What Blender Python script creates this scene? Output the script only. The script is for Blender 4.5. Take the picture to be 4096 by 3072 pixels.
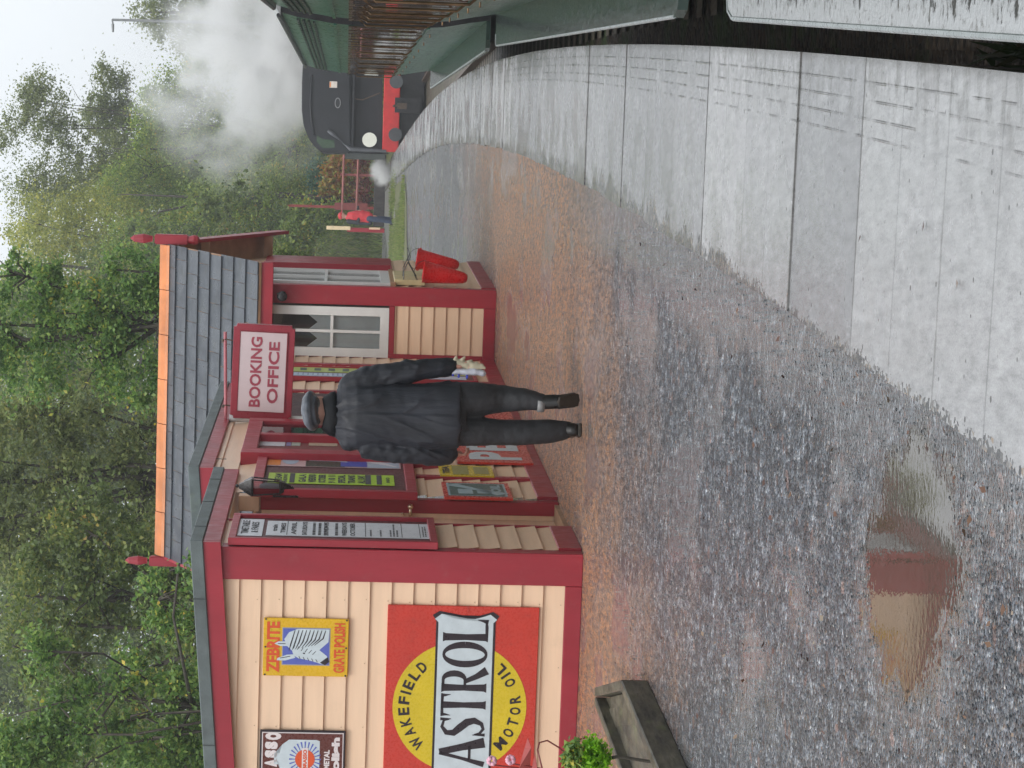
import bpy, bmesh, math, random
import numpy as np
from mathutils import Vector, Matrix, noise
R_ = math.radians
random.seed(7)
for o in list(bpy.data.objects): bpy.data.objects.remove(o, do_unlink=True)
scene = bpy.context.scene
C = scene.collection

# ------------------------------------------------------------------ camera
FPX, PW, PH = 10000.0, 4096.0, 3072.0      # focal length in photo pixels, photo size
CAM_H, PITCH, ROLL = 1.5, math.atan(688/10000.0), R_(1.55)
CAMP = Vector((0, 0, CAM_H))
_R = Vector((1, 0, 0)); _U = Vector((0, math.sin(PITCH), math.cos(PITCH))); _F = Vector((0, math.cos(PITCH), -math.sin(PITCH)))
E_U = _R*math.cos(ROLL) + _U*math.sin(ROLL)     # towards the right of the upright view
E_V = _R*math.sin(ROLL) - _U*math.cos(ROLL)     # towards its bottom
cd = bpy.data.cameras.new('camera'); cam = bpy.data.objects.new('camera', cd); C.objects.link(cam)
mat_ = Matrix((E_V, E_U, -_F)).transposed().to_4x4(); mat_.translation = CAMP   # the photo lies on its side
cam.matrix_world = mat_
cd.sensor_width = 36; cd.lens = 36*FPX/PW; cd.clip_end = 6000; cd.clip_start = 0.1
scene.camera = cam

# ------------------------------------------------------------------ sky and light: overcast, rain
SUN_EL, SUN_AZ = R_(55), R_(200)
w = bpy.data.worlds.new('World'); scene.world = w; w.use_nodes = True
wn = w.node_tree; wn.nodes.clear()
sky = wn.nodes.new('ShaderNodeTexSky'); sky.sky_type = 'NISHITA'; sky.sun_disc = False
sky.sun_elevation = SUN_EL; sky.sun_rotation = SUN_AZ; sky.air_density = 1.0; sky.dust_density = 6.0; sky.ozone_density = 1.0
hs = wn.nodes.new('ShaderNodeHueSaturation'); hs.inputs['Saturation'].default_value = 0.22
tc = wn.nodes.new('ShaderNodeTexCoord'); nz = wn.nodes.new('ShaderNodeTexNoise'); nz.inputs['Scale'].default_value = 2.2; nz.inputs['Detail'].default_value = 4
rp = wn.nodes.new('ShaderNodeMapRange'); rp.inputs[1].default_value = .3; rp.inputs[2].default_value = .7; rp.inputs[3].default_value = .88; rp.inputs[4].default_value = 1.12
mx = wn.nodes.new('ShaderNodeMix'); mx.data_type = 'RGBA'; mx.blend_type = 'MIX'; mx.inputs[0].default_value = 0.62
mx.inputs[7].default_value = (10.9, 11.5, 12.1, 1)
mul = wn.nodes.new('ShaderNodeMix'); mul.data_type = 'RGBA'; mul.blend_type = 'MULTIPLY'; mul.inputs[0].default_value = 1
bg = wn.nodes.new('ShaderNodeBackground'); bg.inputs[1].default_value = 0.105
ow = wn.nodes.new('ShaderNodeOutputWorld')
L = wn.links.new
L(sky.outputs[0], hs.inputs['Color']); L(hs.outputs[0], mx.inputs[6]); L(tc.outputs['Generated'], nz.inputs['Vector'])
L(nz.outputs[0], rp.inputs[0]); L(mx.outputs[2], mul.inputs[6]); L(rp.outputs[0], mul.inputs[7]); L(mul.outputs[2], bg.inputs[0]); L(bg.outputs[0], ow.inputs[0])
sd = bpy.data.lights.new('sun', 'SUN'); sd.energy = 0.7; sd.angle = R_(25); sd.color = (1, .97, .93)
sun = bpy.data.objects.new('sun', sd); C.objects.link(sun)
sun.rotation_euler = (math.pi/2 - SUN_EL, 0, math.pi - SUN_AZ)
vs = scene.view_settings; vs.view_transform = 'Standard'; vs.look = 'None'; vs.exposure = 0.33; vs.gamma = 1.0
scene.render.engine = 'CYCLES'
scene.cycles.volume_bounces = 6; scene.cycles.transparent_max_bounces = 24

# ------------------------------------------------------------------ pixel -> world helpers (x, y are photo pixels)
def ray(x, y):
    return (_F*FPX + E_V*(x-PW/2) + E_U*(PH/2-y)).normalized()
def G(x, y, z=0.0):
    d = ray(x, y); k = (z-CAMP.z)/d.z
    return CAMP + d*k
def hit(x, y, p0, n):
    d = ray(x, y); return CAMP + d*((p0-CAMP).dot(n)/d.dot(n))
def D(x, y, dist):                      # point at forward distance
    d = ray(x, y); return CAMP + d*(dist/d.y)

YAW = R_(7.5)
ORG = G(2332, 2222); 
FR = Matrix.Translation(ORG) @ Matrix.Rotation(-YAW, 4, 'Z')        # building frame: x right, y away, z up
FRI = FR.inverted(); FX = FR.to_3x3() @ Vector((1, 0, 0)); FY = FR.to_3x3() @ Vector((0, 1, 0))
def Fp(x, y, yp=0.0):
    q = FRI @ hit(x, y, FR @ Vector((0, yp, 0)), FY); return q.x, q.z
def Sp(x, y, xp=0.0):
    q = FRI @ hit(x, y, FR @ Vector((xp, 0, 0)), FX); return q.y, q.z
def Gl(x, y, z=0.0):
    return FRI @ G(x, y, z)

# ------------------------------------------------------------------ object helpers
BASE = {}
def thing(name, label, cat, base=(0, 0, 0), frame=None, group=None, kind=None):
    o = bpy.data.objects.new(name, None); C.objects.link(o); o.empty_display_size = .2
    fr = frame if frame is not None else Matrix.Identity(4)
    o.matrix_world = fr @ Matrix.Translation(Vector(base))
    o['label'] = label; o['category'] = cat
    if group: o['group'] = group
    if kind: o['kind'] = kind
    BASE[o.name] = Vector(base)
    return o
def fin(name, bm, m, smooth=False):
    me = bpy.data.meshes.new(name); bm.normal_update(); bm.to_mesh(me); bm.free()
    if m: me.materials.append(m)
    if smooth:
        for p in me.polygons: p.use_smooth = True
    return me
def part(name, bm, m, parent, smooth=False, label=None, me=None):
    if me is None: me = fin(name, bm, m, smooth)
    o = bpy.data.objects.new(name, me); C.objects.link(o); o.parent = parent
    b = BASE[parent.name]; BASE[o.name] = b
    me.transform(Matrix.Translation(-b))
    if label: o['label'] = label
    return o
def struct(name, bm, m, smooth=False, kind='structure', me=None, label=None):
    if me is None: me = fin(name, bm, m, smooth)
    o = bpy.data.objects.new(name, me); C.objects.link(o); o['kind'] = kind
    if label: o['label'] = label
    return o
def NB(): return bmesh.new()
def box(bm, x0, x1, y0, y1, z0, z1, M=None):
    vs_ = [bm.verts.new((x, y, z)) for x in (x0, x1) for y in (y0, y1) for z in (z0, z1)]
    if M is not None:
        for v in vs_: v.co = M @ v.co
    a = vs_
    for f in ((0,1,3,2),(4,6,7,5),(0,4,5,1),(2,3,7,6),(0,2,6,4),(1,5,7,3)):
        bm.faces.new([a[i] for i in f])
    return a
def bevel(bm, w, seg=1):
    bmesh.ops.bevel(bm, geom=list(bm.edges), offset=w, segments=seg, affect='EDGES', clamp_overlap=True)
def poly_prism(bm, pts, d0, d1, plane='F'):
    """outline pts (a,b) extruded: F -> x=a,z=b,y from d0 to d1 ; S -> y=a,z=b,x d0..d1 ; Z -> x,y, z d0..d1"""
    def mk(a, b, d):
        return {'F': (a, d, b), 'S': (d, a, b), 'Z': (a, b, d)}[plane]
    A = [bm.verts.new(mk(a, b, d0)) for a, b in pts]; B = [bm.verts.new(mk(a, b, d1)) for a, b in pts]
    n = len(pts)
    try:
        f = bm.faces.new(A); g = bm.faces.new(B[::-1])
        for i in range(n): bm.faces.new((A[i], B[i], B[(i+1) % n], A[(i+1) % n]))
    except ValueError: pass
def tube(bm, pts, rad, seg=8, cap=True):
    pts = [Vector(p) for p in pts]; n = len(pts)
    if not hasattr(rad, '__len__'): rad = [rad]*n
    rings = []
    up = Vector((0, 0, 1))
    for i, p in enumerate(pts):
        t = (pts[min(i+1, n-1)] - pts[max(i-1, 0)]).normalized()
        ref = up if abs(t.dot(up)) < .95 else Vector((1, 0, 0))
        a = t.cross(ref).normalized(); b = a.cross(t).normalized()
        r = rad[i]
        rx, ry = (r if hasattr(r, '__len__') else (r, r))
        rings.append([bm.verts.new(p + a*math.cos(2*math.pi*k/seg)*rx + b*math.sin(2*math.pi*k/seg)*ry) for k in range(seg)])
    for i in range(n-1):
        for k in range(seg):
            bm.faces.new((rings[i][k], rings[i][(k+1) % seg], rings[i+1][(k+1) % seg], rings[i+1][k]))
    if cap:
        bm.faces.new(rings[0][::-1]); bm.faces.new(rings[-1])
    return rings
def loft(bm, rings, seg=20, cap=True):
    """rings: (cx,cy,cz,rx,ry[,power]) horizontal sections"""
    rr = []
    for r in rings:
        cx, cy, cz, rx, ry = r[:5]; pw = r[5] if len(r) > 5 else 2.0
        ring = []
        for k in range(seg):
            a = 2*math.pi*k/seg; c, s = math.cos(a), math.sin(a)
            ring.append(bm.verts.new((cx+rx*math.copysign(abs(c)**(2/pw), c), cy+ry*math.copysign(abs(s)**(2/pw), s), cz)))
        rr.append(ring)
    for i in range(len(rr)-1):
        for k in range(seg):
            bm.faces.new((rr[i][k], rr[i][(k+1) % seg], rr[i+1][(k+1) % seg], rr[i+1][k]))
    if cap:
        bm.faces.new(rr[0][::-1]); bm.faces.new(rr[-1])
def lathe(bm, prof, seg=20, M=None):
    rr = []
    for r, z in prof:
        ring = []
        for k in range(seg):
            p = Vector((r*math.cos(2*math.pi*k/seg), r*math.sin(2*math.pi*k/seg), z))
            ring.append(bm.verts.new(M @ p if M is not None else p))
        rr.append(ring)
    for i in range(len(rr)-1):
        for k in range(seg):
            bm.faces.new((rr[i][k], rr[i][(k+1) % seg], rr[i+1][(k+1) % seg], rr[i+1][k]))
    bm.faces.new(rr[0][::-1]); bm.faces.new(rr[-1])
def ball(bm, c, r, sub=2, M=None):
    mt = Matrix.Translation(Vector(c)) @ Matrix.Diagonal((*(r if hasattr(r, '__len__') else (r, r, r)), 1))
    if M is not None: mt = M @ mt
    bmesh.ops.create_icosphere(bm, subdivisions=sub, radius=1, matrix=mt)
def clear_rem(bm, voxel, smooth=4, disp=None, name='m'):
    """union the closed shapes in bm with a voxel remesh and return the mesh"""
    me = bpy.data.meshes.new(name); bm.normal_update(); bm.to_mesh(me); bm.free()
    o = bpy.data.objects.new('tmp', me); C.objects.link(o)
    m = o.modifiers.new('r', 'REMESH'); m.mode = 'VOXEL'; m.voxel_size = voxel
    s = o.modifiers.new('s', 'SMOOTH'); s.iterations = smooth; s.factor = .5
    dg = bpy.context.evaluated_depsgraph_get(); dg.update()
    out = bpy.data.meshes.new_from_object(o.evaluated_get(dg))
    bpy.data.objects.remove(o); bpy.data.meshes.remove(me)
    if disp:
        out.update()
        nrm = [v.normal.copy() for v in out.vertices]
        for v, n in zip(out.vertices, nrm): v.co = disp(v.co.copy(), n)
    for p in out.polygons: p.use_smooth = True
    return out
TXT = {}
def rectp(bm, a0, a1, b0, b1, d, plane='F'):
    bm.faces.new([bm.verts.new({'F': (a, d, b), 'S': (d, a, b)}[plane]) for a, b in ((a0, b0), (a1, b0), (a1, b1), (a0, b1))])
def text_pts(s, bold=0.0):
    k = (s, bold)
    if k in TXT: return TXT[k]
    cu = bpy.data.curves.new('t', 'FONT'); cu.body = s; cu.size = 1; cu.extrude = 0; cu.offset = bold; cu.resolution_u = 3
    o = bpy.data.objects.new('t', cu); C.objects.link(o)
    dg = bpy.context.evaluated_depsgraph_get(); dg.update()
    me = bpy.data.meshes.new_from_object(o.evaluated_get(dg))
    V = [(v.co.x, v.co.y) for v in me.vertices]; P = [tuple(p.vertices) for p in me.polygons]
    bpy.data.objects.remove(o); bpy.data.curves.remove(cu); bpy.data.meshes.remove(me)
    TXT[k] = (V, P); return TXT[k]
def add_text(bm, s, a, b, w_, h_, d, plane='F', bold=0.0, rot=0.0, depth=None):
    """lettering whose box is centred on (a,b), w_ x h_, lying on plane coordinate d"""
    V, P = text_pts(s, bold)
    if not V: return
    xs = [v[0] for v in V]; ys = [v[1] for v in V]
    sx = w_/(max(xs)-min(xs)); sy = h_/(max(ys)-min(ys)); mx_, my_ = (max(xs)+min(xs))/2, (max(ys)+min(ys))/2
    c, s_ = math.cos(rot), math.sin(rot)
    vv = []
    for x, y in V:
        u, v = (x-mx_)*sx, (y-my_)*sy
        u, v = a+u*c-v*s_, b+u*s_+v*c
        vv.append(bm.verts.new({'F': (u, d, v), 'S': (d, u, v)}[plane]))
    for p in P:
        try: bm.faces.new([vv[i] for i in p])
        except ValueError: pass

# ------------------------------------------------------------------ materials
def new_mat(name):
    m = bpy.data.materials.new(name); m.use_nodes = True; nt = m.node_tree
    return m, nt, nt.nodes['Principled BSDF']
def nd(nt, t, **kw):
    n = nt.nodes.new('ShaderNode'+t)
    for k, v in kw.items():
        if k.startswith('i_'):
            n.inputs[k[2:].replace('_', ' ')].default_value = v
        else: setattr(n, k, v)
    return n
def ramp(nt, fac, stops):
    r = nt.nodes.new('ShaderNodeValToRGB'); e = r.color_ramp.elements
    while len(e) > 1: e.remove(e[-1])
    e[0].position = stops[0][0]; e[0].color = (*stops[0][1], 1)
    for p, c in stops[1:]:
        x = e.new(p); x.color = (*c, 1)
    nt.links.new(fac, r.inputs[0]); return r.outputs[0]
def mixc(nt, f, a, b, mode='MIX'):
    m = nt.nodes.new('ShaderNodeMix'); m.data_type = 'RGBA'; m.blend_type = mode
    for s, v in ((0, f), (6, a), (7, b)):
        if isinstance(v, (int, float)): m.inputs[s].default_value = v
        elif isinstance(v, (tuple, list)): m.inputs[s].default_value = (*v[:3], 1)
        else: nt.links.new(v, m.inputs[s])
    return m.outputs[2]
def math_(nt, op, a, b=None, c=None, clamp=False):
    m = nt.nodes.new('ShaderNodeMath'); m.operation = op; m.use_clamp = clamp
    for i, v in enumerate((a, b, c)):
        if v is None: continue
        if isinstance(v, (int, float)): m.inputs[i].default_value = v
        else: nt.links.new(v, m.inputs[i])
    return m.outputs[0]
def mrange(nt, v, a, b, c=0.0, d=1.0, smooth=False):
    m = nt.nodes.new('ShaderNodeMapRange'); m.interpolation_type = 'SMOOTHSTEP' if smooth else 'LINEAR'
    for i, x in enumerate((a, b, c, d)): m.inputs[1+i].default_value = x
    nt.links.new(v, m.inputs[0]); return m.outputs[0]
def nse(nt, vec, scale, detail=3, rough=.55, mapping=None):
    n = nt.nodes.new('ShaderNodeTexNoise'); n.inputs['Scale'].default_value = scale; n.inputs['Detail'].default_value = detail; n.inputs['Roughness'].default_value = rough
    if mapping:
        mp = nt.nodes.new('ShaderNodeMapping'); mp.inputs['Scale'].default_value = mapping; nt.links.new(vec, mp.inputs[0]); nt.links.new(mp.outputs[0], n.inputs['Vector'])
    else: nt.links.new(vec, n.inputs['Vector'])
    return n.outputs[0]
def coord(nt, kind='Object'):
    t = nt.nodes.new('ShaderNodeTexCoord'); return t.outputs[kind]
def geo_pos(nt):
    return nt.nodes.new('ShaderNodeNewGeometry').outputs['Position']
def bump(nt, h, strength=.3, dist=.01):
    b = nt.nodes.new('ShaderNodeBump'); b.inputs['Strength'].default_value = strength; b.inputs['Distance'].default_value = dist
    nt.links.new(h, b.inputs['Height']); return b.outputs[0]
def simple(name, col, rough=.5, var=.12, nscale=6, metallic=0, mapping=None, bmp=.15, bscale=60, spec=None, dirt=None, coat=0):
    m, nt, b = new_mat(name)
    p = coord(nt)
    n = nse(nt, p, nscale, 4, .6, mapping)
    lo = tuple(c*(1-var*1.6) for c in col); hi = tuple(min(1, c*(1+var*1.3)) for c in col)
    c = ramp(nt, n, [(.3, lo), (.7, hi)])
    if dirt:
        d = nse(nt, p, dirt[1], 5, .7); f = mrange(nt, d, .55, .78, 0, dirt[2], True); c = mixc(nt, f, c, dirt[0])
    nt.links.new(c, b.inputs['Base Color'])
    n2 = nse(nt, p, bscale, 3, .6, mapping)
    nt.links.new(mrange(nt, n2, .3, .7, max(.02, rough-.1), min(1, rough+.12)), b.inputs['Roughness'])
    b.inputs['Metallic'].default_value = metallic
    if coat: b.inputs['Coat Weight'].default_value = coat; b.inputs['Coat Roughness'].default_value = .08
    if bmp: nt.links.new(bump(nt, n2, bmp, .004), b.inputs['Normal'])
    return m
MAR = simple('maroon_gloss_paint', (.33, .024, .038), .38, .12, 3, mapping=(1, 1, .25), bmp=.25, bscale=45, dirt=((.33, .08, .08), 9, .35))
CREAM = simple('cream_board_paint', (.79, .555, .375), .42, .05, 2.2, mapping=(.5, .5, 6), bmp=.12, bscale=40, dirt=((.6, .42, .27), 5, .35))
WHITE = simple('white_frame_paint', (.72, .72, .70), .35, .04)
FELT = simple('grey_roof_felt', (.115, .14, .14), .6, .18, 7, bmp=.5, bscale=160, dirt=((.18, .22, .15), 6, .5))
DARK = simple('dark_interior', (.02, .018, .016), .8)
IRON = simple('black_painted_iron', (.018, .018, .02), .3, .2, 20, dirt=((.05, .05, .045), 10, .4))
REDP = simple('fire_red_paint', (.64, .014, .016), .28, .12, 8, dirt=((.22, .01, .012), 12, .4))
TERRA = simple('orange_ridge_clay', (.62, .215, .07), .45, .16, 3, dirt=((.35, .13, .05), 7, .5))
WOODW = simple('weathered_timber', (.17, .145, .105), .6, .35, 5, mapping=(1, .15, 2), bmp=.9, bscale=30, dirt=((.12, .14, .05), 4, .8))
TAN = simple('bare_soffit_board', (.36, .21, .12), .55, .15, 5)
SOIL = simple('wet_soil', (.035, .027, .018), .5, .4, 20, bmp=1, bscale=60)
BARK = simple('tree_bark', (.07, .06, .045), .8, .35, 12, mapping=(3, 3, .6), bmp=1, bscale=30, dirt=((.10, .12, .05), 3, .5))
BRASS = simple('brass', (.55, .36, .13), .3, .1, metallic=.9)
STEEL = simple('rusty_steel', (.10, .07, .05), .5, .3, 20, metallic=.4)
def flat(name, col, rough=.35):
    return simple(name, col, rough, .05, 14, bmp=.03)
def leaf_mat(name, cols, gloss=.42, trans=.48):
    m, nt, b = new_mat(name)
    g = nt.nodes.new('ShaderNodeNewGeometry')
    big = nse(nt, g.outputs['Position'], .9, 3, .6)
    r = math_(nt, 'ADD', math_(nt, 'MULTIPLY', g.outputs['Random Per Island'], .72), math_(nt, 'MULTIPLY', mrange(nt, big, .3, .7), .28))
    c = ramp(nt, r, cols)
    nt.links.new(c, b.inputs['Base Color']); b.inputs['Roughness'].default_value = gloss
    tr = nt.nodes.new('ShaderNodeBsdfTranslucent'); nt.links.new(c, tr.inputs[0])
    ms = nt.nodes.new('ShaderNodeMixShader'); ms.inputs[0].default_value = trans
    out = nt.nodes['Material Output']
    nt.links.new(b.outputs[0], ms.inputs[1]); nt.links.new(tr.outputs[0], ms.inputs[2]); nt.links.new(ms.outputs[0], out.inputs[0])
    return m
LF_MID = leaf_mat('mixed_green_leaves', [(0, (0.101, 0.169, 0.034)), (0.3, (0.186, 0.293, 0.052)), (0.6, (0.315, 0.429, 0.079)), (0.82, (0.487, 0.564, 0.104)), (0.95, (0.8, 0.541, 0.087)), (1, (0.8, 0.293, 0.07))])
LF_DARK = leaf_mat('dark_green_leaves', [(0, (0.072, 0.11, 0.035)), (0.4, (0.145, 0.207, 0.059)), (0.75, (0.234, 0.302, 0.078)), (0.93, (0.432, 0.412, 0.1)), (1, (0.648, 0.331, 0.089))])
LF_NEAR = leaf_mat('bramble_leaves', [(0, (0.071, 0.129, 0.039)), (0.3, (0.118, 0.239, 0.06)), (0.6, (0.213, 0.366, 0.08)), (0.85, (0.377, 0.514, 0.12)), (0.95, (0.8, 0.605, 0.08)), (1, (0.8, 0.404, 0.066))])
LF_YEL = leaf_mat('yellow_green_leaves', [(0, (0.149, 0.19, 0.042)), (0.35, (0.279, 0.328, 0.063)), (0.7, (0.447, 0.466, 0.084)), (0.92, (0.633, 0.569, 0.112)), (1, (0.633, 0.345, 0.07))])
LF_OLIVE = leaf_mat('grey_olive_leaves', [(0, (0.11, 0.144, 0.053)), (0.4, (0.198, 0.247, 0.084)), (0.8, (0.308, 0.35, 0.115)), (1, (0.486, 0.412, 0.122))])
LF_ORANGE = leaf_mat('autumn_leaves', [(0, (.25, .10, .03)), (.3, (.5, .2, .05)), (.6, (.5, .36, .06)), (.85, (.3, .34, .06)), (1, (.12, .2, .05))])
LF_TEAL = leaf_mat('blue_green_leaves', [(0, (.05, .14, .08)), (.5, (.10, .25, .14)), (1, (.22, .42, .25))])
LF_LIME = leaf_mat('lime_leaves', [(0, (.12, .32, .01)), (.5, (.25, .55, .02)), (1, (.4, .72, .05))])
GRASS = leaf_mat('grass_blades', [(0, (.09, .12, .04)), (.35, (.15, .20, .06)), (.65, (.24, .33, .07)), (.85, (.34, .32, .14)), (1, (.36, .24, .13))])
def glass_mat(name, tint=(.02, .025, .022)):
    m, nt, b = new_mat(name)
    b.inputs['Base Color'].default_value = (*tint, 1); b.inputs['Roughness'].default_value = .05
    tr = nt.nodes.new('ShaderNodeBsdfTransparent'); tr.inputs[0].default_value = (.96, .97, .965, 1)
    fr = nt.nodes.new('ShaderNodeFresnel'); fr.inputs[0].default_value = 1.6
    gl = nt.nodes.new('ShaderNodeBsdfGlossy'); gl.inputs['Roughness'].default_value = .03
    ms = nt.nodes.new('ShaderNodeMixShader')
    nt.links.new(math_(nt, 'ADD', fr.outputs[0], .02, clamp=True), ms.inputs[0]); nt.links.new(tr.outputs[0], ms.inputs[1]); nt.links.new(gl.outputs[0], ms.inputs[2])
    nt.links.new(ms.outputs[0], nt.nodes['Material Output'].inputs[0]); return m
GLASS = glass_mat('window_glass')

# gravel: wet stones, rusty patch, puddle
def gravel_mat():
    m, nt, b = new_mat('wet_gravel')
    p = geo_pos(nt)
    v = nt.nodes.new('ShaderNodeTexVoronoi'); v.inputs['Scale'].default_value = 88; nt.links.new(p, v.inputs['Vector'])
    v2 = nt.nodes.new('ShaderNodeTexVoronoi'); v2.inputs['Scale'].default_value = 26; nt.links.new(p, v2.inputs['Vector'])
    sx = nt.nodes.new('ShaderNodeSeparateColor'); nt.links.new(v.outputs['Color'], sx.inputs[0])
    sy = nt.nodes.new('ShaderNodeSeparateColor'); nt.links.new(v2.outputs['Color'], sy.inputs[0])
    c1 = ramp(nt, sx.outputs[0], [(0, (.010, .011, .014)), (.25, (.035, .04, .048)), (.5, (.085, .095, .11)), (.75, (.17, .185, .20)), (.9, (.30, .31, .32)), (1, (.50, .50, .48))])
    c2 = ramp(nt, sx.outputs[1], [(0, (.05, .055, .07)), (.5, (.10, .105, .11)), (.85, (.15, .145, .15)), (.95, (.20, .12, .08)), (1, (.3, .22, .14))])
    c = mixc(nt, .45, c1, c2)
    c = mixc(nt, mrange(nt, sy.outputs[0], .95, .97, 0, .6), c, (.20, .10, .07))
    c = mixc(nt, 1.0, c, ramp(nt, math_(nt, 'ADD', math_(nt, 'MULTIPLY', sy.outputs[1], .6), math_(nt, 'MULTIPLY', nse(nt, p, 7, 6, .8, (.6, 2.2, 1)), .4)), [(.15, (.45, .45, .47)), (.5, (.95, .95, .97)), (.85, (1.9, 1.9, 1.95))]), 'MULTIPLY')
    gr = nse(nt, p, 1.0, 4, .75, (30, 6.5, 1)); c = mixc(nt, 1.0, c, ramp(nt, gr, [(.32, (.36, .39, .43)), (.5, (.90, .96, 1.01)), (.68, (1.9, 1.98, 2.02))]), 'MULTIPLY')
    # rusty brown area in front of the far building and along the wall
    sp = nt.nodes.new('ShaderNodeSeparateXYZ'); nt.links.new(p, sp.inputs[0])
    n1 = nse(nt, p, .9, 4, .65); n2 = nse(nt, p, 5, 5, .7)
    dist = math_(nt, 'ADD', sp.outputs[1], math_(nt, 'MULTIPLY', math_(nt, 'SUBTRACT', n1, .5), 7))
    dist = math_(nt, 'ADD', dist, math_(nt, 'MULTIPLY', sp.outputs[0], -1.1)); far = math_(nt, 'MULTIPLY', mrange(nt, dist, 11, 17, 0, 1, True), mrange(nt, dist, 21, 31, 1, .08, True))
    n3 = nse(nt, p, 11, 6, .8, (.7, 1.8, 1)); rust = math_(nt, 'MULTIPLY', far, math_(nt, 'MULTIPLY', mrange(nt, n2, .32, .56, .45, 1), mrange(nt, gr, .40, .56, .25, 1)))
    c = mixc(nt, rust, c, mixc(nt, sx.outputs[2], (.22, .15, .11), (.86, .38, .13)))
    # puddle: lens-shaped hollow with broken rim
    pc = G(3640, 2270); pe = G(3640, 2790); 
    mp = nt.nodes.new('ShaderNodeMapping'); mp.vector_type = 'TEXTURE'
    mp.inputs['Location'].default_value = pc; mp.inputs['Rotation'].default_value = (0, 0, math.atan2((pe-pc).y, (pe-pc).x))
    mp.inputs['Scale'].default_value = ((pe-pc).length*1.12, .60, 1); nt.links.new(p, mp.inputs[0])
    ln = nt.nodes.new('ShaderNodeVectorMath'); ln.operation = 'LENGTH'; 
    fl = nt.nodes.new('ShaderNodeVectorMath'); fl.operation = 'MULTIPLY'; fl.inputs[1].default_value = (1, 1, 0); nt.links.new(mp.outputs[0], fl.inputs[0]); nt.links.new(fl.outputs[0], ln.inputs[0])
    rim = math_(nt, 'ADD', ln.outputs['Value'], math_(nt, 'ADD', math_(nt, 'MULTIPLY', math_(nt, 'SUBTRACT', nse(nt, p, 4, 4, .6), .5), .9), math_(nt, 'MULTIPLY', math_(nt, 'SUBTRACT', nse(nt, p, 22, 3, .6), .5), .3)))
    pud = mrange(nt, rim, .70, 1.12, 1, 0, True); pud = mrange(nt, math_(nt, 'SUBTRACT', pud, math_(nt, 'MULTIPLY', sx.outputs[2], .35)), 0, .62, 0, 1, True)
    # other wet films, drawn out across the slope
    film = nse(nt, p, .9, 5, .62, (1.3, .7, 1))
    wet = mrange(nt, film, .50, .60, 0, 1, True)
    wet = math_(nt, 'MAXIMUM', wet, mrange(nt, rim, 1.0, 1.5, .8, 0, True))
    sedge = math_(nt, 'SUBTRACT', sp.outputs[0], math_(nt, 'MULTIPLY_ADD', sp.outputs[1], .128, -.93)); sedge = math_(nt, 'ADD', sedge, math_(nt, 'MULTIPLY', math_(nt, 'SUBTRACT', n1, .5), .6)); band = math_(nt, 'MULTIPLY', mrange(nt, sedge, -.28, -.05, 0, 1, True), mrange(nt, sp.outputs[1], 14, 17, 1, .3)); wet = math_(nt, 'MAXIMUM', wet, band)
    c = mixc(nt, math_(nt, 'MULTIPLY', wet, .45), c, (.20, .20, .195))
    c = mixc(nt, math_(nt, 'MULTIPLY', pud, .93), c, (.085, .068, .05))
    nt.links.new(c, b.inputs['Base Color'])
    r = mrange(nt, wet, 0, 1, .32, .07)
    r = math_(nt, 'MULTIPLY', r, mrange(nt, pud, 0, 1, 1, .12)); nt.links.new(r, b.inputs['Roughness'])
    b.inputs['IOR'].default_value = 1.45
    h = math_(nt, 'MULTIPLY', v.outputs['Distance'], -1); h = math_(nt, 'ADD', h, math_(nt, 'MULTIPLY', v2.outputs['Distance'], -.6))
    h = math_(nt, 'MULTIPLY', h, mrange(nt, wet, 0, 1, 1, .18))
    h = math_(nt, 'MULTIPLY', h, mrange(nt, pud, 0, 1, 1, .003))
    rip = nse(nt, p, 38, 2, .5); h = math_(nt, 'ADD', h, math_(nt, 'MULTIPLY', rip, mrange(nt, n1, .35, .65, .006, .036)))
    nt.links.new(bump(nt, h, 1.0, .016), b.inputs['Normal'])
    return m
GRAVEL = gravel_mat()
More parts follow.
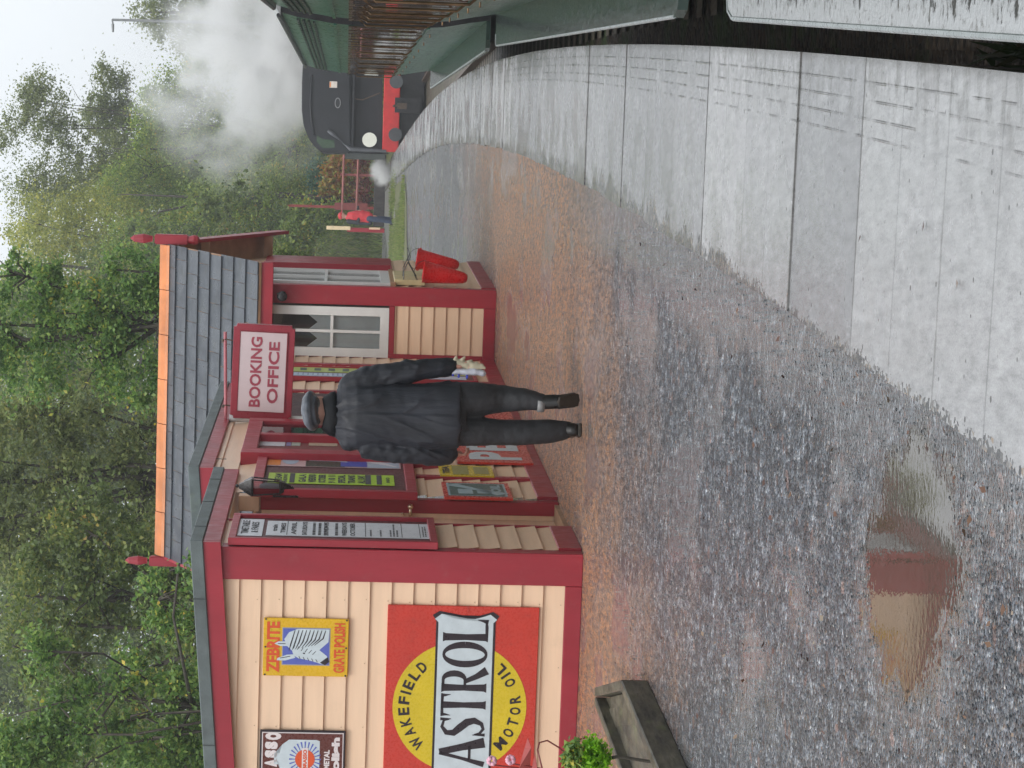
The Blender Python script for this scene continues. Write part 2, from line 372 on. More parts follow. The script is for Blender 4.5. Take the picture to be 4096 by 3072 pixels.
def slab_mat():
    m, nt, b = new_mat('wet_concrete_slab')
    p = geo_pos(nt); g = nt.nodes.new('ShaderNodeNewGeometry'); uv = nt.nodes.new('ShaderNodeUVMap'); uv.uv_map = 'edge'
    su = nt.nodes.new('ShaderNodeSeparateXYZ'); nt.links.new(uv.outputs[0], su.inputs[0])
    rnd = g.outputs['Random Per Island']
    a = nse(nt, p, 1.7, 5, .65); bq = nse(nt, p, 9, 5, .7); fine = nse(nt, p, 170, 2, .7)
    c = ramp(nt, rnd, [(0, (.25, .25, .262)), (.35, (.33, .328, .338)), (.7, (.40, .398, .405)), (1, (.47, .465, .47))])
    c = mixc(nt, mrange(nt, bq, .35, .7, 0, .4), c, (.27, .265, .265)); c = mixc(nt, mrange(nt, fine, .4, .75, 0, .4), c, (.14, .14, .14))
    # algae and dirt towards the edge, streaky across the slab
    ed = mrange(nt, su.outputs[1], .02, .30, 1, 0, True); st = nse(nt, p, 5, 5, .7, (1.5, 3, 1))
    c = mixc(nt, math_(nt, 'MULTIPLY', ed, mrange(nt, st, .45, .7, 0, .8)), c, (.07, .066, .045))
    c = mixc(nt, mrange(nt, su.outputs[1], .0, .03, .75, 0), c, (.05, .042, .028))
    # scored lines along the edge
    lines = None
    for off in (.070, .122, .174, .226):
        d = math_(nt, 'ABSOLUTE', math_(nt, 'SUBTRACT', su.outputs[1], off)); l = mrange(nt, d, .0015, .0045, 1, 0)
        lines = l if lines is None else math_(nt, 'MAXIMUM', lines, l)
    lines = math_(nt, 'MULTIPLY', lines, mrange(nt, nse(nt, p, 4, 3, .6), .42, .60, .0, .8))
    c = mixc(nt, math_(nt, 'MULTIPLY', lines, .7), c, (.05, .05, .05))
    # dark specks: trodden gum and grit
    v = nt.nodes.new('ShaderNodeTexVoronoi'); v.inputs['Scale'].default_value = 21; nt.links.new(p, v.inputs['Vector'])
    vc = nt.nodes.new('ShaderNodeSeparateColor'); nt.links.new(v.outputs['Color'], vc.inputs[0])
    sp_ = math_(nt, 'MULTIPLY', mrange(nt, math_(nt, 'SUBTRACT', v.outputs['Distance'], math_(nt, 'MULTIPLY', vc.outputs[1], .10)), .05, .10, 1, 0), mrange(nt, math_(nt, 'ADD', vc.outputs[0], math_(nt, 'MULTIPLY', a, .5)), .98, 1.0, 0, 1))
    c = mixc(nt, math_(nt, 'MULTIPLY', sp_, .85), c, (.03, .028, .025))
    u2 = nt.nodes.new('ShaderNodeUVMap'); u2.uv_map = 'slab'; s2 = nt.nodes.new('ShaderNodeSeparateXYZ'); nt.links.new(u2.outputs[0], s2.inputs[0])
    jd = math_(nt, 'MINIMUM', s2.outputs[0], math_(nt, 'SUBTRACT', 1, s2.outputs[0])); jn = math_(nt, 'ADD', jd, math_(nt, 'MULTIPLY', math_(nt, 'SUBTRACT', nse(nt, p, 9, 5, .75), .5), .045))
    c = mixc(nt, mrange(nt, jn, .002, .014, .6, 0), c, (.09, .085, .075))
    hj = math_(nt, 'ABSOLUTE', math_(nt, 'SUBTRACT', s2.outputs[0], .5)); c = mixc(nt, math_(nt, 'MULTIPLY', mrange(nt, hj, .003, .008, .45, 0), mrange(nt, rnd, .35, .4, 0, 1)), c, (.10, .10, .10))
    # water stains drawn out along the run of the paving, then gravel and grit spilling over the back edge
    stn = nse(nt, p, 3.2, 6, .75, (2.2, .7, 1)); c = mixc(nt, mrange(nt, stn, .54, .70, 0, .4), c, (.17, .168, .165)); c = mixc(nt, mrange(nt, stn, .44, .30, 0, .5), c, (.52, .52, .53)); gr2 = nse(nt, p, 1, 4, .75, (34, 8, 1)); c = mixc(nt, 1.0, c, ramp(nt, gr2, [(.3, (.72, .72, .72)), (.5, (1, 1, 1)), (.7, (1.22, 1.22, 1.22))]), 'MULTIPLY')
    spd = nt.nodes.new('ShaderNodeSeparateXYZ'); nt.links.new(p, spd.inputs[0])
    gv = nt.nodes.new('ShaderNodeTexVoronoi'); gv.inputs['Scale'].default_value = 62; nt.links.new(p, gv.inputs['Vector']); gs_ = nt.nodes.new('ShaderNodeSeparateColor'); nt.links.new(gv.outputs['Color'], gs_.inputs[0])
    gm = math_(nt, 'ADD', su.outputs[1], math_(nt, 'MULTIPLY', math_(nt, 'SUBTRACT', nse(nt, p, 2.2, 6, .72), .5), mrange(nt, spd.outputs[1], 8, 12, .12, .55))); gm = math_(nt, 'SUBTRACT', gm, mrange(nt, spd.outputs[1], 8, 12, .06, 0)); gm = mrange(nt, gm, .74, .86, 0, 1, True); gm = math_(nt, 'GREATER_THAN', math_(nt, 'ADD', gm, math_(nt, 'MULTIPLY', gs_.outputs[1], .45)), .62)
    c = mixc(nt, gm, c, ramp(nt, gs_.outputs[0], [(0, (.03, .03, .035)), (.5, (.10, .098, .095)), (.85, (.20, .19, .18)), (1, (.32, .24, .17))]))
    nt.links.new(c, b.inputs['Base Color'])
    rr = mrange(nt, a, .40, .60, .30, .09, True); nt.links.new(rr, b.inputs['Roughness'])
    h = math_(nt, 'ADD', math_(nt, 'MULTIPLY', fine, .5), math_(nt, 'MULTIPLY', lines, -1.2)); h = math_(nt, 'ADD', h, math_(nt, 'MULTIPLY', bq, .5))
    nt.links.new(bump(nt, h, .35, .004), b.inputs['Normal']); return m
SLAB = slab_mat()
def slate_mat():
    m, nt, b = new_mat('wet_slate'); p = geo_pos(nt); g = nt.nodes.new('ShaderNodeNewGeometry')
    c = ramp(nt, g.outputs['Random Per Island'], [(0, (.045, .052, .062)), (.5, (.060, .068, .08)), (1, (.08, .09, .103))])
    c = mixc(nt, mrange(nt, nse(nt, p, 7, 5, .7), .5, .72, 0, .6), c, (.05, .055, .045))
    nt.links.new(c, b.inputs['Base Color']); nt.links.new(mrange(nt, nse(nt, p, 6, 4, .6), .35, .65, .24, .5), b.inputs['Roughness'])
    nt.links.new(bump(nt, nse(nt, p, 45, 4, .6), .5, .004), b.inputs['Normal']); return m
SLATE = slate_mat()
BALLAST = None
def ballast_mat():
    m, nt, b = new_mat('track_ballast'); p = geo_pos(nt)
    v = nt.nodes.new('ShaderNodeTexVoronoi'); v.inputs['Scale'].default_value = 18; nt.links.new(p, v.inputs['Vector'])
    s = nt.nodes.new('ShaderNodeSeparateColor'); nt.links.new(v.outputs['Color'], s.inputs[0])
    c = ramp(nt, s.outputs[0], [(0, (.02, .016, .012)), (.5, (.055, .04, .028)), (1, (.11, .08, .055))])
    c = mixc(nt, mrange(nt, nse(nt, p, 1.5, 4, .6), .52, .66, 0, .75), c, (.05, .10, .025))
    nt.links.new(c, b.inputs['Base Color']); b.inputs['Roughness'].default_value = .6
    nt.links.new(bump(nt, math_(nt, 'MULTIPLY', v.outputs['Distance'], -1), 1, .04), b.inputs['Normal']); return m
BALLAST = ballast_mat()
EARTH = simple('grass_bank_earth', (.10, .105, .04), .8, .4, 1.2, bmp=.8, bscale=12, dirt=((.09, .06, .035), 1.5, .7))
PATHM = simple('pale_wet_path', (.27, .265, .25), .35, .12, 3, bmp=.3, bscale=80, dirt=((.13, .16, .08), 2, .5))
BRICKW = simple('platform_wall_brick', (.05, .035, .028), .7, .4, 6, bmp=.8, bscale=25, dirt=((.03, .06, .015), 2.5, .8))

# ================================================================== SETTING: platform, track, ground
EDGE_PX = [(4096,294),(3516,227),(3028,194),(2616,180),(2368,185),(2190,199),(2000,237),(1845,316),(1777,362),(1723,407),(1678,470),(1633,529),(1583,606)]
_e = [G(x, y) for x, y in EDGE_PX]
_cf = np.polyfit([p.y for p in _e], [p.x for p in _e], 4, w=[1/(p.y**.5) for p in _e])
def EX(d):
    if d > 80: return float(np.polyval(_cf, 80)) + (d-80)*(float(np.polyval(_cf, 80))-float(np.polyval(_cf, 79)))*.8
    if d < 5: return float(np.polyval(_cf, 5)) + (d-5)*(float(np.polyval(_cf, 6))-float(np.polyval(_cf, 5)))
    return float(np.polyval(_cf, d))
def edge_pt(d, off):                     # off metres in from the platform edge
    t = Vector((EX(d+.2)-EX(d-.2), .4)).normalized()
    return Vector((EX(d)-t.y*off, d+t.x*off))
STRIP = .86
bm = NB()
b_ = 1400
f = [bm.verts.new(v) for v in ((-b_, -b_, -1.02), (b_, -b_, -1.02), (b_, b_, -1.02), (-b_, b_, -1.02))]; bm.faces.new(f)
struct('ground', bm, BALLAST)
ds = [-8+i*1.0 for i in range(0, 170)]
bm = NB(); top = []
for d in ds:
    p = edge_pt(d, .01); q = edge_pt(d, .02)
    top.append([bm.verts.new((-90, d, 0)), bm.verts.new((p.x, p.y, 0))])
for i in range(len(ds)-1): bm.faces.new((top[i][0], top[i][1], top[i+1][1], top[i+1][0]))
struct('platform', bm, GRAVEL)
bm = NB()
for i in range(len(ds)-1):
    a, b2 = edge_pt(ds[i], .035), edge_pt(ds[i+1], .035)
    bm.faces.new([bm.verts.new(v) for v in ((a.x, a.y, -1.05), (b2.x, b2.y, -1.05), (b2.x, b2.y, -.01), (a.x, a.y, -.01))])
struct('platform_wall', bm, BRICKW)
# coping slabs, each a real block with an open joint
bm = NB(); uvl = bm.loops.layers.uv.new('edge'); uv2 = bm.loops.layers.uv.new('slab')
rs = random.Random(3); d = 6.07-3*1.034
while d < 95:
    t = (Vector((EX(d+.2)-EX(d-.2), .4))).normalized(); ln = 1.045
    dn = d + ln*t.y; zz = .016 + rs.uniform(-.003, .004); g_ = .0012+rs.random()*.001
    rows = [(0, STRIP)] 
    for (o0, o1) in rows:
        corners = [(d+g_, o0), (dn-g_, o0), (dn-g_, o1+rs.uniform(-.01, .015)), (d+g_, o1+rs.uniform(-.01, .015))]
        P = [edge_pt(a, b) for a, b in corners]
        tv = [bm.verts.new((p.x, p.y, zz+rs.uniform(-.001, .001))) for p in P]; bv = [bm.verts.new((p.x, p.y, zz-.075)) for p in P]
        fs = [bm.faces.new(tv[::-1])] + [bm.faces.new((tv[i], tv[(i+1) % 4], bv[(i+1) % 4], bv[i])) for i in range(4)]
        for fc in fs:
            for lp in fc.loops:
                k = (tv.index(lp.vert) if lp.vert in tv else bv.index(lp.vert)); lp[uvl].uv = (corners[k][0], corners[k][1]); lp[uv2].uv = (0 if k in (0, 3) else 1, corners[k][1])
    d = dn
bm.normal_update()
struct('platform_edge_slabs', bm, SLAB)
# track
def ribbon(bm, o0, o1, z0, z1, d0, d1, step=2.0):
    n = int((d1-d0)/step); prev = None
    for i in range(n+1):
        d = d0+i*step; a, b2 = edge_pt(d, o0), edge_pt(d, o1)
        cur = [bm.verts.new((a.x, a.y, z0)), bm.verts.new((b2.x, b2.y, z0)), bm.verts.new((b2.x, b2.y, z1)), bm.verts.new((a.x, a.y, z1))]
        if prev:
            for k in range(4): bm.faces.new((prev[k], prev[(k+1) % 4], cur[(k+1) % 4], cur[k]))
        prev = cur
bm = NB(); ribbon(bm, -.02, -4.2, -1.2, -1.0, -8, 140); struct('track_bed', bm, BALLAST)
track = thing('railway_track', 'steel railway track running in the dark gap beside the curving platform edge', 'track', (EX(10)+1.2, 10, -1))
for o in (-.86, -2.30):
    bm = NB(); ribbon(bm, o, o-.07, -.97, -.82, -8, 130); part('rail', bm, STEEL, track)
bm = NB(); d = -7
while d < 120:
    a, c_ = edge_pt(d, -.25), edge_pt(d, -2.9); b2, e_ = edge_pt(d+.26, -2.9), edge_pt(d+.26, -.25)
    tv = [bm.verts.new((p.x, p.y, -.97)) for p in (a, c_, b2, e_)]; bm.faces.new(tv); d += .7
sl = part('sleepers', bm, WOODW, track); sl['kind'] = 'stuff'

# far end of the platform: pale path, verge, low wall, grassy bank
def gpoly(name, pts, z, m, kind='structure'):
    bm = NB(); bm.faces.new([bm.verts.new(G(x, y, z)) for x, y in pts]); bmesh.ops.triangulate(bm, faces=bm.faces[:])
    return struct(name, bm, m, kind=kind)
gpoly('path', [(1526,700),(1533,860),(1548,1000),(1556,1240),(1604,1240),(1600,1000),(1580,870),(1562,760),(1583,640)], .008, PATHM)
gpoly('verge', [(1619,705),(1566,758),(1584,870),(1604,1000),(1607,1210),(1632,1210),(1628,960),(1626,800)], .012, EARTH)
bm = NB(); nx, ny = 70, 40; gv = []
def bank_h(x, d):
    t = max(0, min(1, (d-99+max(0, (6-x))*.8)/34)); s = t*t*(3-2*t)
    return s*4.6 + noise.noise(Vector((x*.15, d*.1, 0)))*.5*s + noise.noise(Vector((x*.6, d*.5, 3)))*.15*min(1, t*6) - (.35 if t <= 0 else 0) - (.9 if (x > 6 and d < 100) else 0)
for j in range(ny+1):
    for i in range(nx+1):
        x = -70+i*2.2; d = 76+j*3.0; gv.append(bm.verts.new((x, d, bank_h(x, d))))
for j in range(ny):
    for i in range(nx):
        a = j*(nx+1)+i; bm.faces.new((gv[a], gv[a+1], gv[a+nx+2], gv[a+nx+1]))
struct('grass_bank', bm, EARTH, smooth=True)

# ================================================================== BUILDINGS
def pxF(xt, xb, yl, yr, yp):
    ym, xm = (yl+yr)/2, (xt+xb)/2
    return Fp(xm, yl, yp)[0], Fp(xm, yr, yp)[0], Fp(xb, ym, yp)[1], Fp(xt, ym, yp)[1]      # x0,x1,z0,z1
def pxS(xt, xb, yn, yf, xp):
    ym, xm = (yn+yf)/2, (xt+xb)/2
    return Sp(xm, yn, xp)[0], Sp(xm, yf, xp)[0], Sp(xb, ym, xp)[1], Sp(xt, ym, xp)[1]      # y0,y1,z0,z1
def bbox(bm, *a, bev=.004):
    t = bmesh.new(); box(t, *a); bevel(t, bev); me = bpy.data.meshes.new('t'); t.to_mesh(me); t.free(); bm.from_mesh(me); bpy.data.meshes.remove(me)
def boardsF(bm, x0, x1, z0, z1, yw, pitch, z_first, slope=0.0, lip=.020):
    """weatherboards on a front wall (facing -y); z_first is any board edge; the top may slope: z1 at x1 falling to the left"""
    k0 = math.floor((z0-z_first)/pitch)-1; z = z_first+k0*pitch
    while z < z1+.001:
        a, b2 = max(z, z0), min(z+pitch, z1)
        if b2-a > .004:
            fa = lip - (a-z)/pitch*(lip-.004); fb = lip - (b2-z)/pitch*(lip-.004)
            zl = b2 if slope == 0 else min(b2, max(a+.002, z1-slope*(x1-x0)))
            v = [bm.verts.new(p) for p in ((x0, yw-fa, a), (x1, yw-fa, a), (x1, yw-fb, b2), (x0, yw-fb, zl), (x0, yw, a), (x1, yw, a))]
            bm.faces.new(v[:4]); bm.faces.new((v[4], v[5], v[1], v[0]))
        z += pitch
def boardsS(bm, y0, y1, z0, z1, xw, pitch, z_first, lip=.020):
    k0 = math.floor((z0-z_first)/pitch)-1; z = z_first+k0*pitch
    while z < z1+.001:
        a, b2 = max(z, z0), min(z+pitch, z1)
        if b2-a > .004:
            fa = lip - (a-z)/pitch*(lip-.004); fb = lip - (b2-z)/pitch*(lip-.004)
            v = [bm.verts.new(p) for p in ((xw+fa, y0, a), (xw+fa, y1, a), (xw+fb, y1, b2), (xw+fb, y0, b2), (xw, y0, a), (xw, y1, a))]
            bm.faces.new(v[:4]); bm.faces.new((v[4], v[5], v[1], v[0]))
        z += pitch

PIT = .1312
office = thing('booking_office', 'cream weatherboard booking office with maroon trim and grey felt roofs, covered in enamel signs', 'building', (0, 0, 0), FR)
XL = -3.6                                   # left end of the hut, out of the picture
X2 = Gl(2236, 2014).x                        # the long wall stands proud of the near one
yC = Gl(1985, 1166).y                        # front of the slate-roofed block
zf0 = Fp(2259, 2339)[1]
# roof geometry
yfp = -.07
xr, z_gt = Fp(759, 2166, yfp); z_gr = Fp(811, 2170, yfp)[1]; z_rl = Fp(881, 2172, yfp)[1]
xl_, zl_gt = Fp(816, 3071, yfp); slope = (z_gt-zl_gt)/(xr-xl_)
yLow = Sp(875, 1874, xr)[0]; yHi0 = Sp(749, 1875, xr)[0]; yHi0 = max(yHi0, yLow+.01)
zh_t = Sp(749, 1875, xr)[1]; zh_m = Sp(794, 1877, xr)[1]; zh_b = Sp(850, 1879, xr)[1]
yHi1 = Sp(891, 1530, xr)[0]
print('office', X2, yC, 'roof', xr, z_gt, z_gr, z_rl, slope, 'ylow', yLow, yHi0, yHi1, zh_t, zh_m, zh_b)
# front wall boards
nb_ = NB(); r_n = random.Random(21)
for i in range(15):
    z = zf0+PIT*(i+.16)
    for j in range(9):
        x = -.30-j*.40+r_n.uniform(-.01, .01)
        if z < 2.02: box(nb_, x-.0025, x+.0025, -.0215, -.012, z-.0025, z+.0025)
    if i % 3 == 1: x = -.30-.40*r_n.randint(1, 6)+.03; box(nb_, x-.001, x+.001, -.0212, -.006, zf0+PIT*i+.006, zf0+PIT*(i+1)-.012)
fp0 = pxF(900, 2320, 2331, 2227, -.03)       # front corner post
POSTW = abs(fp0[0])
bm = NB(); boardsF(bm, XL, -POSTW+.01, zf0, z_rl+.03, 0, PIT, zf0); fwall = part('front_wall', bm, CREAM, office)
nn_ = part('nail_heads', nb_, simple('painted_nail', (.42, .28, .16), .5), fwall); nn_['kind'] = 'stuff'
bm = NB(); bbox(bm, -POSTW, .0, -.035, 0, .0, z_rl+.03); bbox(bm, -.02, .012, -.034, .085, 0.002, z_rl+.02)
part('corner_post', bm, MAR, office)
bm = NB(); bbox(bm, XL, -POSTW-.002, -.032, 0, 0, zf0-.001); part('baseboard', bm, MAR, office)
# low roof: sloping fascia and felt slab
def sl_slab(bm, x0, x1, y0, y1, zt1, th, sl):
    zt0 = zt1 - sl*(x1-x0)
    vs_ = [bm.verts.new(p) for p in ((x0, y0, zt0-th), (x1, y0, zt1-th), (x1, y1, zt1-th), (x0, y1, zt0-th), (x0, y0, zt0), (x1, y0, zt1), (x1, y1, zt1), (x0, y1, zt0))]
    for f in ((3,2,1,0),(4,5,6,7),(0,1,5,4),(1,2,6,5),(2,3,7,6),(3,0,4,7)): bm.faces.new([vs_[i] for i in f])
bm = NB(); sl_slab(bm, XL, xr+.012, yfp-.014, yLow, z_gt, z_gt-z_gr, slope); bevel(bm, .005); lowroof = part('roof', bm, FELT, office, label='low grey felt roof over the near end')
bm = NB(); k = 0
for i in range(9):                           # felt lap joints showing on the edge
    x = xr-.35-i*.9; zt = z_gt-slope*(xr-x); box(bm, x, x+.006, yfp-.017, yfp-.012, zt-(z_gt-z_gr)+.003, zt)
for i in range(4):
    y = .35+i*.85; box(bm, xr+.011, xr+.015, y, y+.008, z_gr+.003, z_gt+.001)
part('felt_joint', bm, simple('dark_felt_lap', (.05, .06, .06), .7), lowroof)
bm = NB(); sl_slab(bm, XL, xr, yfp, yfp+.03, z_gr-.001, z_gr-z_rl, slope); part('fascia', bm, MAR, office)
bm = NB(); box(bm, xr-.03, xr+.001, yfp+.031, yLow-.01, z_rl, z_gr-.001); bevel(bm, .003); part('fascia', bm, MAR, office)
bm = NB(); box(bm, XL, xr-.031, 0.0, yLow-.02, z_rl-.01, z_rl+.012); part('soffit', bm, CREAM, office)
# near side wall
yP = Gl(2236, 2014).y
zb = Sp(2233, 2165)[1]
yW1 = min(1.1, Gl(2283, 2119).y)
bm = NB(); boardsS(bm, .085, yW1-.03, .14, z_rl, 0, PIT, zf0); part('side_wall', bm, CREAM, office)
bm = NB(); bbox(bm, 0, .026, .085, yW1-.031, 0, .142); part('baseboard', bm, MAR, office)
XD = -.125
bm = NB(); box(bm, XD-.05, XD, yW1-.02, yP+.05, .03, z_rl); part('door', bm, CREAM, office, label='cream door set back between two maroon posts')
bm = NB(); box(bm, XD-.0, -.001, yW1-.03, yW1-.0, 0, z_rl); part('door_trim', bm, MAR, office)
bm = NB(); box(bm, XD, -.01, yW1, yP-.001, -.0, .03); part('door_step', bm, TAN, office)
# recess: cream door edge, maroon post standing proud
rp_ = pxF(1045, 2230, 2054, 1992, yP)
bm = NB(); bbox(bm, rp_[0]+.002, X2, yP, yP+.09, .0, Fp(1042, 2020, yP)[1]); part('corner_post', bm, MAR, office)
bm = NB(); box(bm, XD+.001, rp_[0]+.0015, yP+.012, yP+.05, .03, Fp(1046, 2050, yP)[1]); part('door_frame', bm, CREAM, office)
bm = NB(); bbox(bm, rp_[0]-.01, X2+.004, yP-.006, yP+.09, Fp(1036, 2020, yP)[1], Fp(954, 2020, yP)[1]); part('door_head', bm, CREAM, office)
bm = NB(); bbox(bm, -.0, .02, yW1-.03, yW1, .0, z_rl); part('door_trim', bm, MAR, office)
hx, hz = Fp(1640, 2058, yP-.01)
bm = NB(); tube(bm, [(hx, yP+.01, hz), (hx, yP-.05, hz), (hx+.055, yP-.055, hz)], .011, 8); ball(bm, (hx+.062, yP-.055, hz), .02, 2); ball(bm, (hx, yP-.004, hz+.05), .012, 1)
part('door_handle', bm, simple('bright_brass', (.75, .6, .42), .25, .05, metallic=.85), office, smooth=True)
# long side wall
bm = NB(); boardsS(bm, yP+.09, yLow, .14, z_rl, X2, PIT, zf0); boardsS(bm, yLow, yC, .14, zh_b, X2, PIT, zf0)
part('side_wall', bm, CREAM, office)
bm = NB(); bbox(bm, X2, X2+.028, yP+.09, yC, 0, .142); part('baseboard', bm, MAR, office)
# high roof
bm = NB(); sl_slab(bm, XL+.4, xr+.012, yHi0, yHi1, zh_t, zh_t-zh_m, slope); bevel(bm, .005); part('roof', bm, FELT, office, label='higher grey felt roof with maroon fascia behind the low one')
bm = NB(); sl_slab(bm, XL+.4, xr, yHi0+.012, yHi0+.042, zh_m-.001, zh_m-zh_b, slope); part('fascia', bm, MAR, office)
bm = NB(); box(bm, xr-.03, xr+.001, yHi0+.043, yHi1-.02, zh_b, zh_m-.001); bevel(bm, .003); part('fascia', bm, MAR, office)
bm = NB(); boardsF(bm, XL+.4, X2, z_rl, zh_b+.02, yHi0+.06, PIT, zf0); part('front_wall', bm, CREAM, office)
bm = NB(); box(bm, XL+.4, xr-.031, yHi0+.061, yHi1-.03, zh_b-.008, zh_b+.004); part('soffit', bm, CREAM, office)
# vertical maroon battens on the long wall
for yn, yf, xt, xb in ((1912, 1904, 1665, 2170), (1525, 1516, 1040, 1975), (1463, 1457, 1040, 1960), (1700, 1690, 1005, 2060), (1572, 1566, 1040, 1990)):
    y0, y1, z0, z1 = pxS(xt, xb, yn, yf, X2+.03)
    bm = NB(); bbox(bm, X2, X2+.032, y0, max(y1, y0+.04), .142, min(z1, zh_b)); part('batten', bm, MAR, office)
# doorway shade painted as a dark panel between the glazed doors and far posters
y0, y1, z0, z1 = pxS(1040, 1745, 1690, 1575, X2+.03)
bm = NB(); box(bm, X2+.021, X2+.026, y0, y1, z0, z1); part('doorway_shade', bm, simple('dark_maroon_shade_paint', (.055, .010, .010), .5, .3, 3), office)
# glazed double doors with notices, set in a heavy maroon frame proud of the wall
y0, y1, z0, z1 = pxS(978, 1748, 1818, 1680, X2+.10); ZB = z0
gd = NB(); T = .07
box(gd, X2, X2+.10, y0, y0+.20, ZB, z1); box(gd, X2, X2+.10, y1-.14, y1, ZB, z1); box(gd, X2+.001, X2+.099, y0+.20, y1-.14, z1-.11, z1-.001)
ymid = pxS(978, 1748, 1742, 1734, X2+.10)
box(gd, X2, X2+.095, ymid[0], ymid[1], ZB+.1, z1-.11); box(gd, X2, X2+.085, y0+.20, y1-.14, ZB+.001, ZB+.1)
bevel(gd, .004); gdoor = part('glazed_cabinet', gd, MAR, office)
bm = NB(); box(bm, X2+.03, X2+.034, y0+.2, y1-.14, ZB+.1, z1-.11); part('panel_back', bm, simple('notice_backing', (.22, .06, .055), .5), gdoor)
bm = NB(); box(bm, X2+.072, X2+.076, ymid[1], y1-.14, ZB+.1, z1-.11); part('pane', bm, GLASS, gdoor)
def paperS(parent, xt, xb, yn, yf, xp, m, name='notice', th=.003):
    a = pxS(xt, xb, yn, yf, xp+th); bm = NB(); box(bm, xp, xp+th, a[0], a[1], a[2], a[3]); return part(name, bm, m, parent), a
PAPER = flat('white_paper', (.72, .74, .78), .35); PBLU = flat('pale_blue_paper', (.25, .26, .45)); PGRN = flat('pale_green_paper', (.45, .5, .43)); PBUFF = flat('buff_paper', (.55, .46, .34))
PINKR = flat('faded_maroon_card', (.30, .09, .09)); DGRN = flat('dark_green_card', (.05, .12, .10)); 
xp_ = X2+.036
for xt, xb, m in ((1027, 1142, PAPER), (1147, 1166, PBLU), (1168, 1203, PGRN), (1236, 1350, PBUFF), (1362, 1450, PAPER)):
    paperS(gdoor, xt, xb, 1782, 1750, xp_, m)
for xt, xb, m in ((1012, 1150, PINKR), (1164, 1212, DGRN), (1258, 1340, PGRN)):
    paperS(gdoor, xt, xb, 1728, 1700, xp_, m)
# white downpipe by the hanging sign
yq, zq = Sp(930, 1672, X2+.05)
bm = NB(); tube(bm, [(X2+.05, yq, zh_b), (X2+.05, yq, 1.95), (X2+.05, yq, .1)], .03, 10); part('downpipe', bm, WHITE, office, smooth=True)

# ---------------- slate-roofed block
block = thing('slate_roofed_office', 'cream weatherboard waiting room with slate roof, orange ridge tiles and maroon finials', 'building', (X2, yC, 0), FR)
xCr = Gl(1985, 1166).x
cp = pxF(1100, 1960, 1222, 1168, yC)
xe = Fp(1040, 1040, yC-.25)
# ridge and eaves
OVH = .25; RB = 1.62
zE = Fp(1037, 1150, yC-OVH)[1]; xER = Fp(1037, 1033, yC-OVH)[0]
zR = Fp(655, 1600, yC+RB)[1]; xRR = Fp(655, 985, yC+RB)[0]; xRL = Fp(590, 2210, yC+RB)[0]
xVR = (xER+xRR)/2
print('block', xCr, zE, zR, xER, xRR, xRL)
DEP = 2*RB
zw = zE+.03
bm = NB(); box(bm, xCr-.01, xRL+.3, yC+.02, yC+DEP, 0, zw)          # carcass behind the cladding
bm.free()
zbC = Fp(1932, 1300, yC)[1]; pitC = (Fp(1584, 1250, yC)[1]-zbC)/7.0
sill = Fp(1578, 1300, yC)[1]
bm = NB(); xin = X2+.03
boardsF(bm, cp[0]*0+Fp(1750, 1440, yC)[0], cp[0], zbC, sill-.0, yC, pitC, zbC); part('front_wall', bm, CREAM, block)
xw0 = Fp(1750, 1438, yC)[0]
bm = NB(); bbox(bm, cp[0], xCr, yC-.035, yC, 0, zw); bbox(bm, xCr-.02, xCr+.012, yC-.034, yC+.10, .002, zw-.002); part('corner_post', bm, MAR, block)
bm = NB(); bbox(bm, xw0, cp[0]-.001, yC-.032, yC, 0, zbC-.002); part('baseboard', bm, MAR, block)
bm = NB(); bbox(bm, xw0-.0, xw0+.045, yC-.028, yC, zbC, zw); part('inner_trim', bm, MAR, block)
bm = NB(); bbox(bm, xw0+.046, cp[0]-.002, yC-.030, yC, sill+.001, Fp(1556, 1300, yC)[1]); part('sill_rail', bm, MAR, block)
# front window
wn_ = pxF(1105, 1554, 1425, 1226, yC-.02)
win = NB(); fw = .085; x0, x1, z0, z1 = wn_; z1 = zw-.02
def frameF(bm, x0, x1, z0, z1, y0, y1, fw, fwb=None):
    fwb = fwb or fw
    box(bm, x0, x0+fw, y0, y1, z0, z1); box(bm, x1-fw, x1, y0, y1, z0, z1); box(bm, x0+fw, x1-fw, y0+.0005, y1-.0005, z0, z0+fwb); box(bm, x0+fw, x1-fw, y0+.0005, y1-.0005, z1-fw, z1)
frameF(win, x0, x1, z0, z1, yC-.03, yC+.03, fw)
xm = Fp(1320, 1323, yC)[0]; zm = Fp(1327, 1320, yC)[1]
box(win, xm-.014, xm+.014, yC-.024, yC+.02, z0+fw, z1-fw); box(win, x0+fw, xm-.014, yC-.0235, yC+.019, zm-.014, zm+.014); box(win, xm+.014, x1-fw, yC-.0235, yC+.019, zm-.014, zm+.014)
wfr = part('window', win, WHITE, block)
bm = NB(); rectp(bm, x0+fw, x1-fw, z0+fw, z1-fw, yC-.002); part('pane', bm, GLASS, wfr)
# grey blind with a vandyked top edge, dark room behind
bl = NB(); pts = [(x0+fw, z0+fw)]; pts.append((x1-fw, z0+fw)); n = 4; zz1 = zm+.14
for i in range(n+1):
    pts.append((x1-fw-(x1-x0-2*fw)*i/n, zz1+(.0 if i % 2 else .10)))
    if i < n: pass
poly_prism(bl, pts, yC+.05, yC+.055, 'F'); part('blind', bl, simple('grey_blind_fabric', (.80, .86, .86), .8, .04), wfr)
bm = NB(); box(bm, x0-.1, x1+.1, yC+.5, yC+.52, 0, zw); box(bm, x0-.1, x1+.1, yC+.06, yC+.5, .01, .05); part('room_back', bm, simple('room_shade', (.08, .08, .07), .8), block)
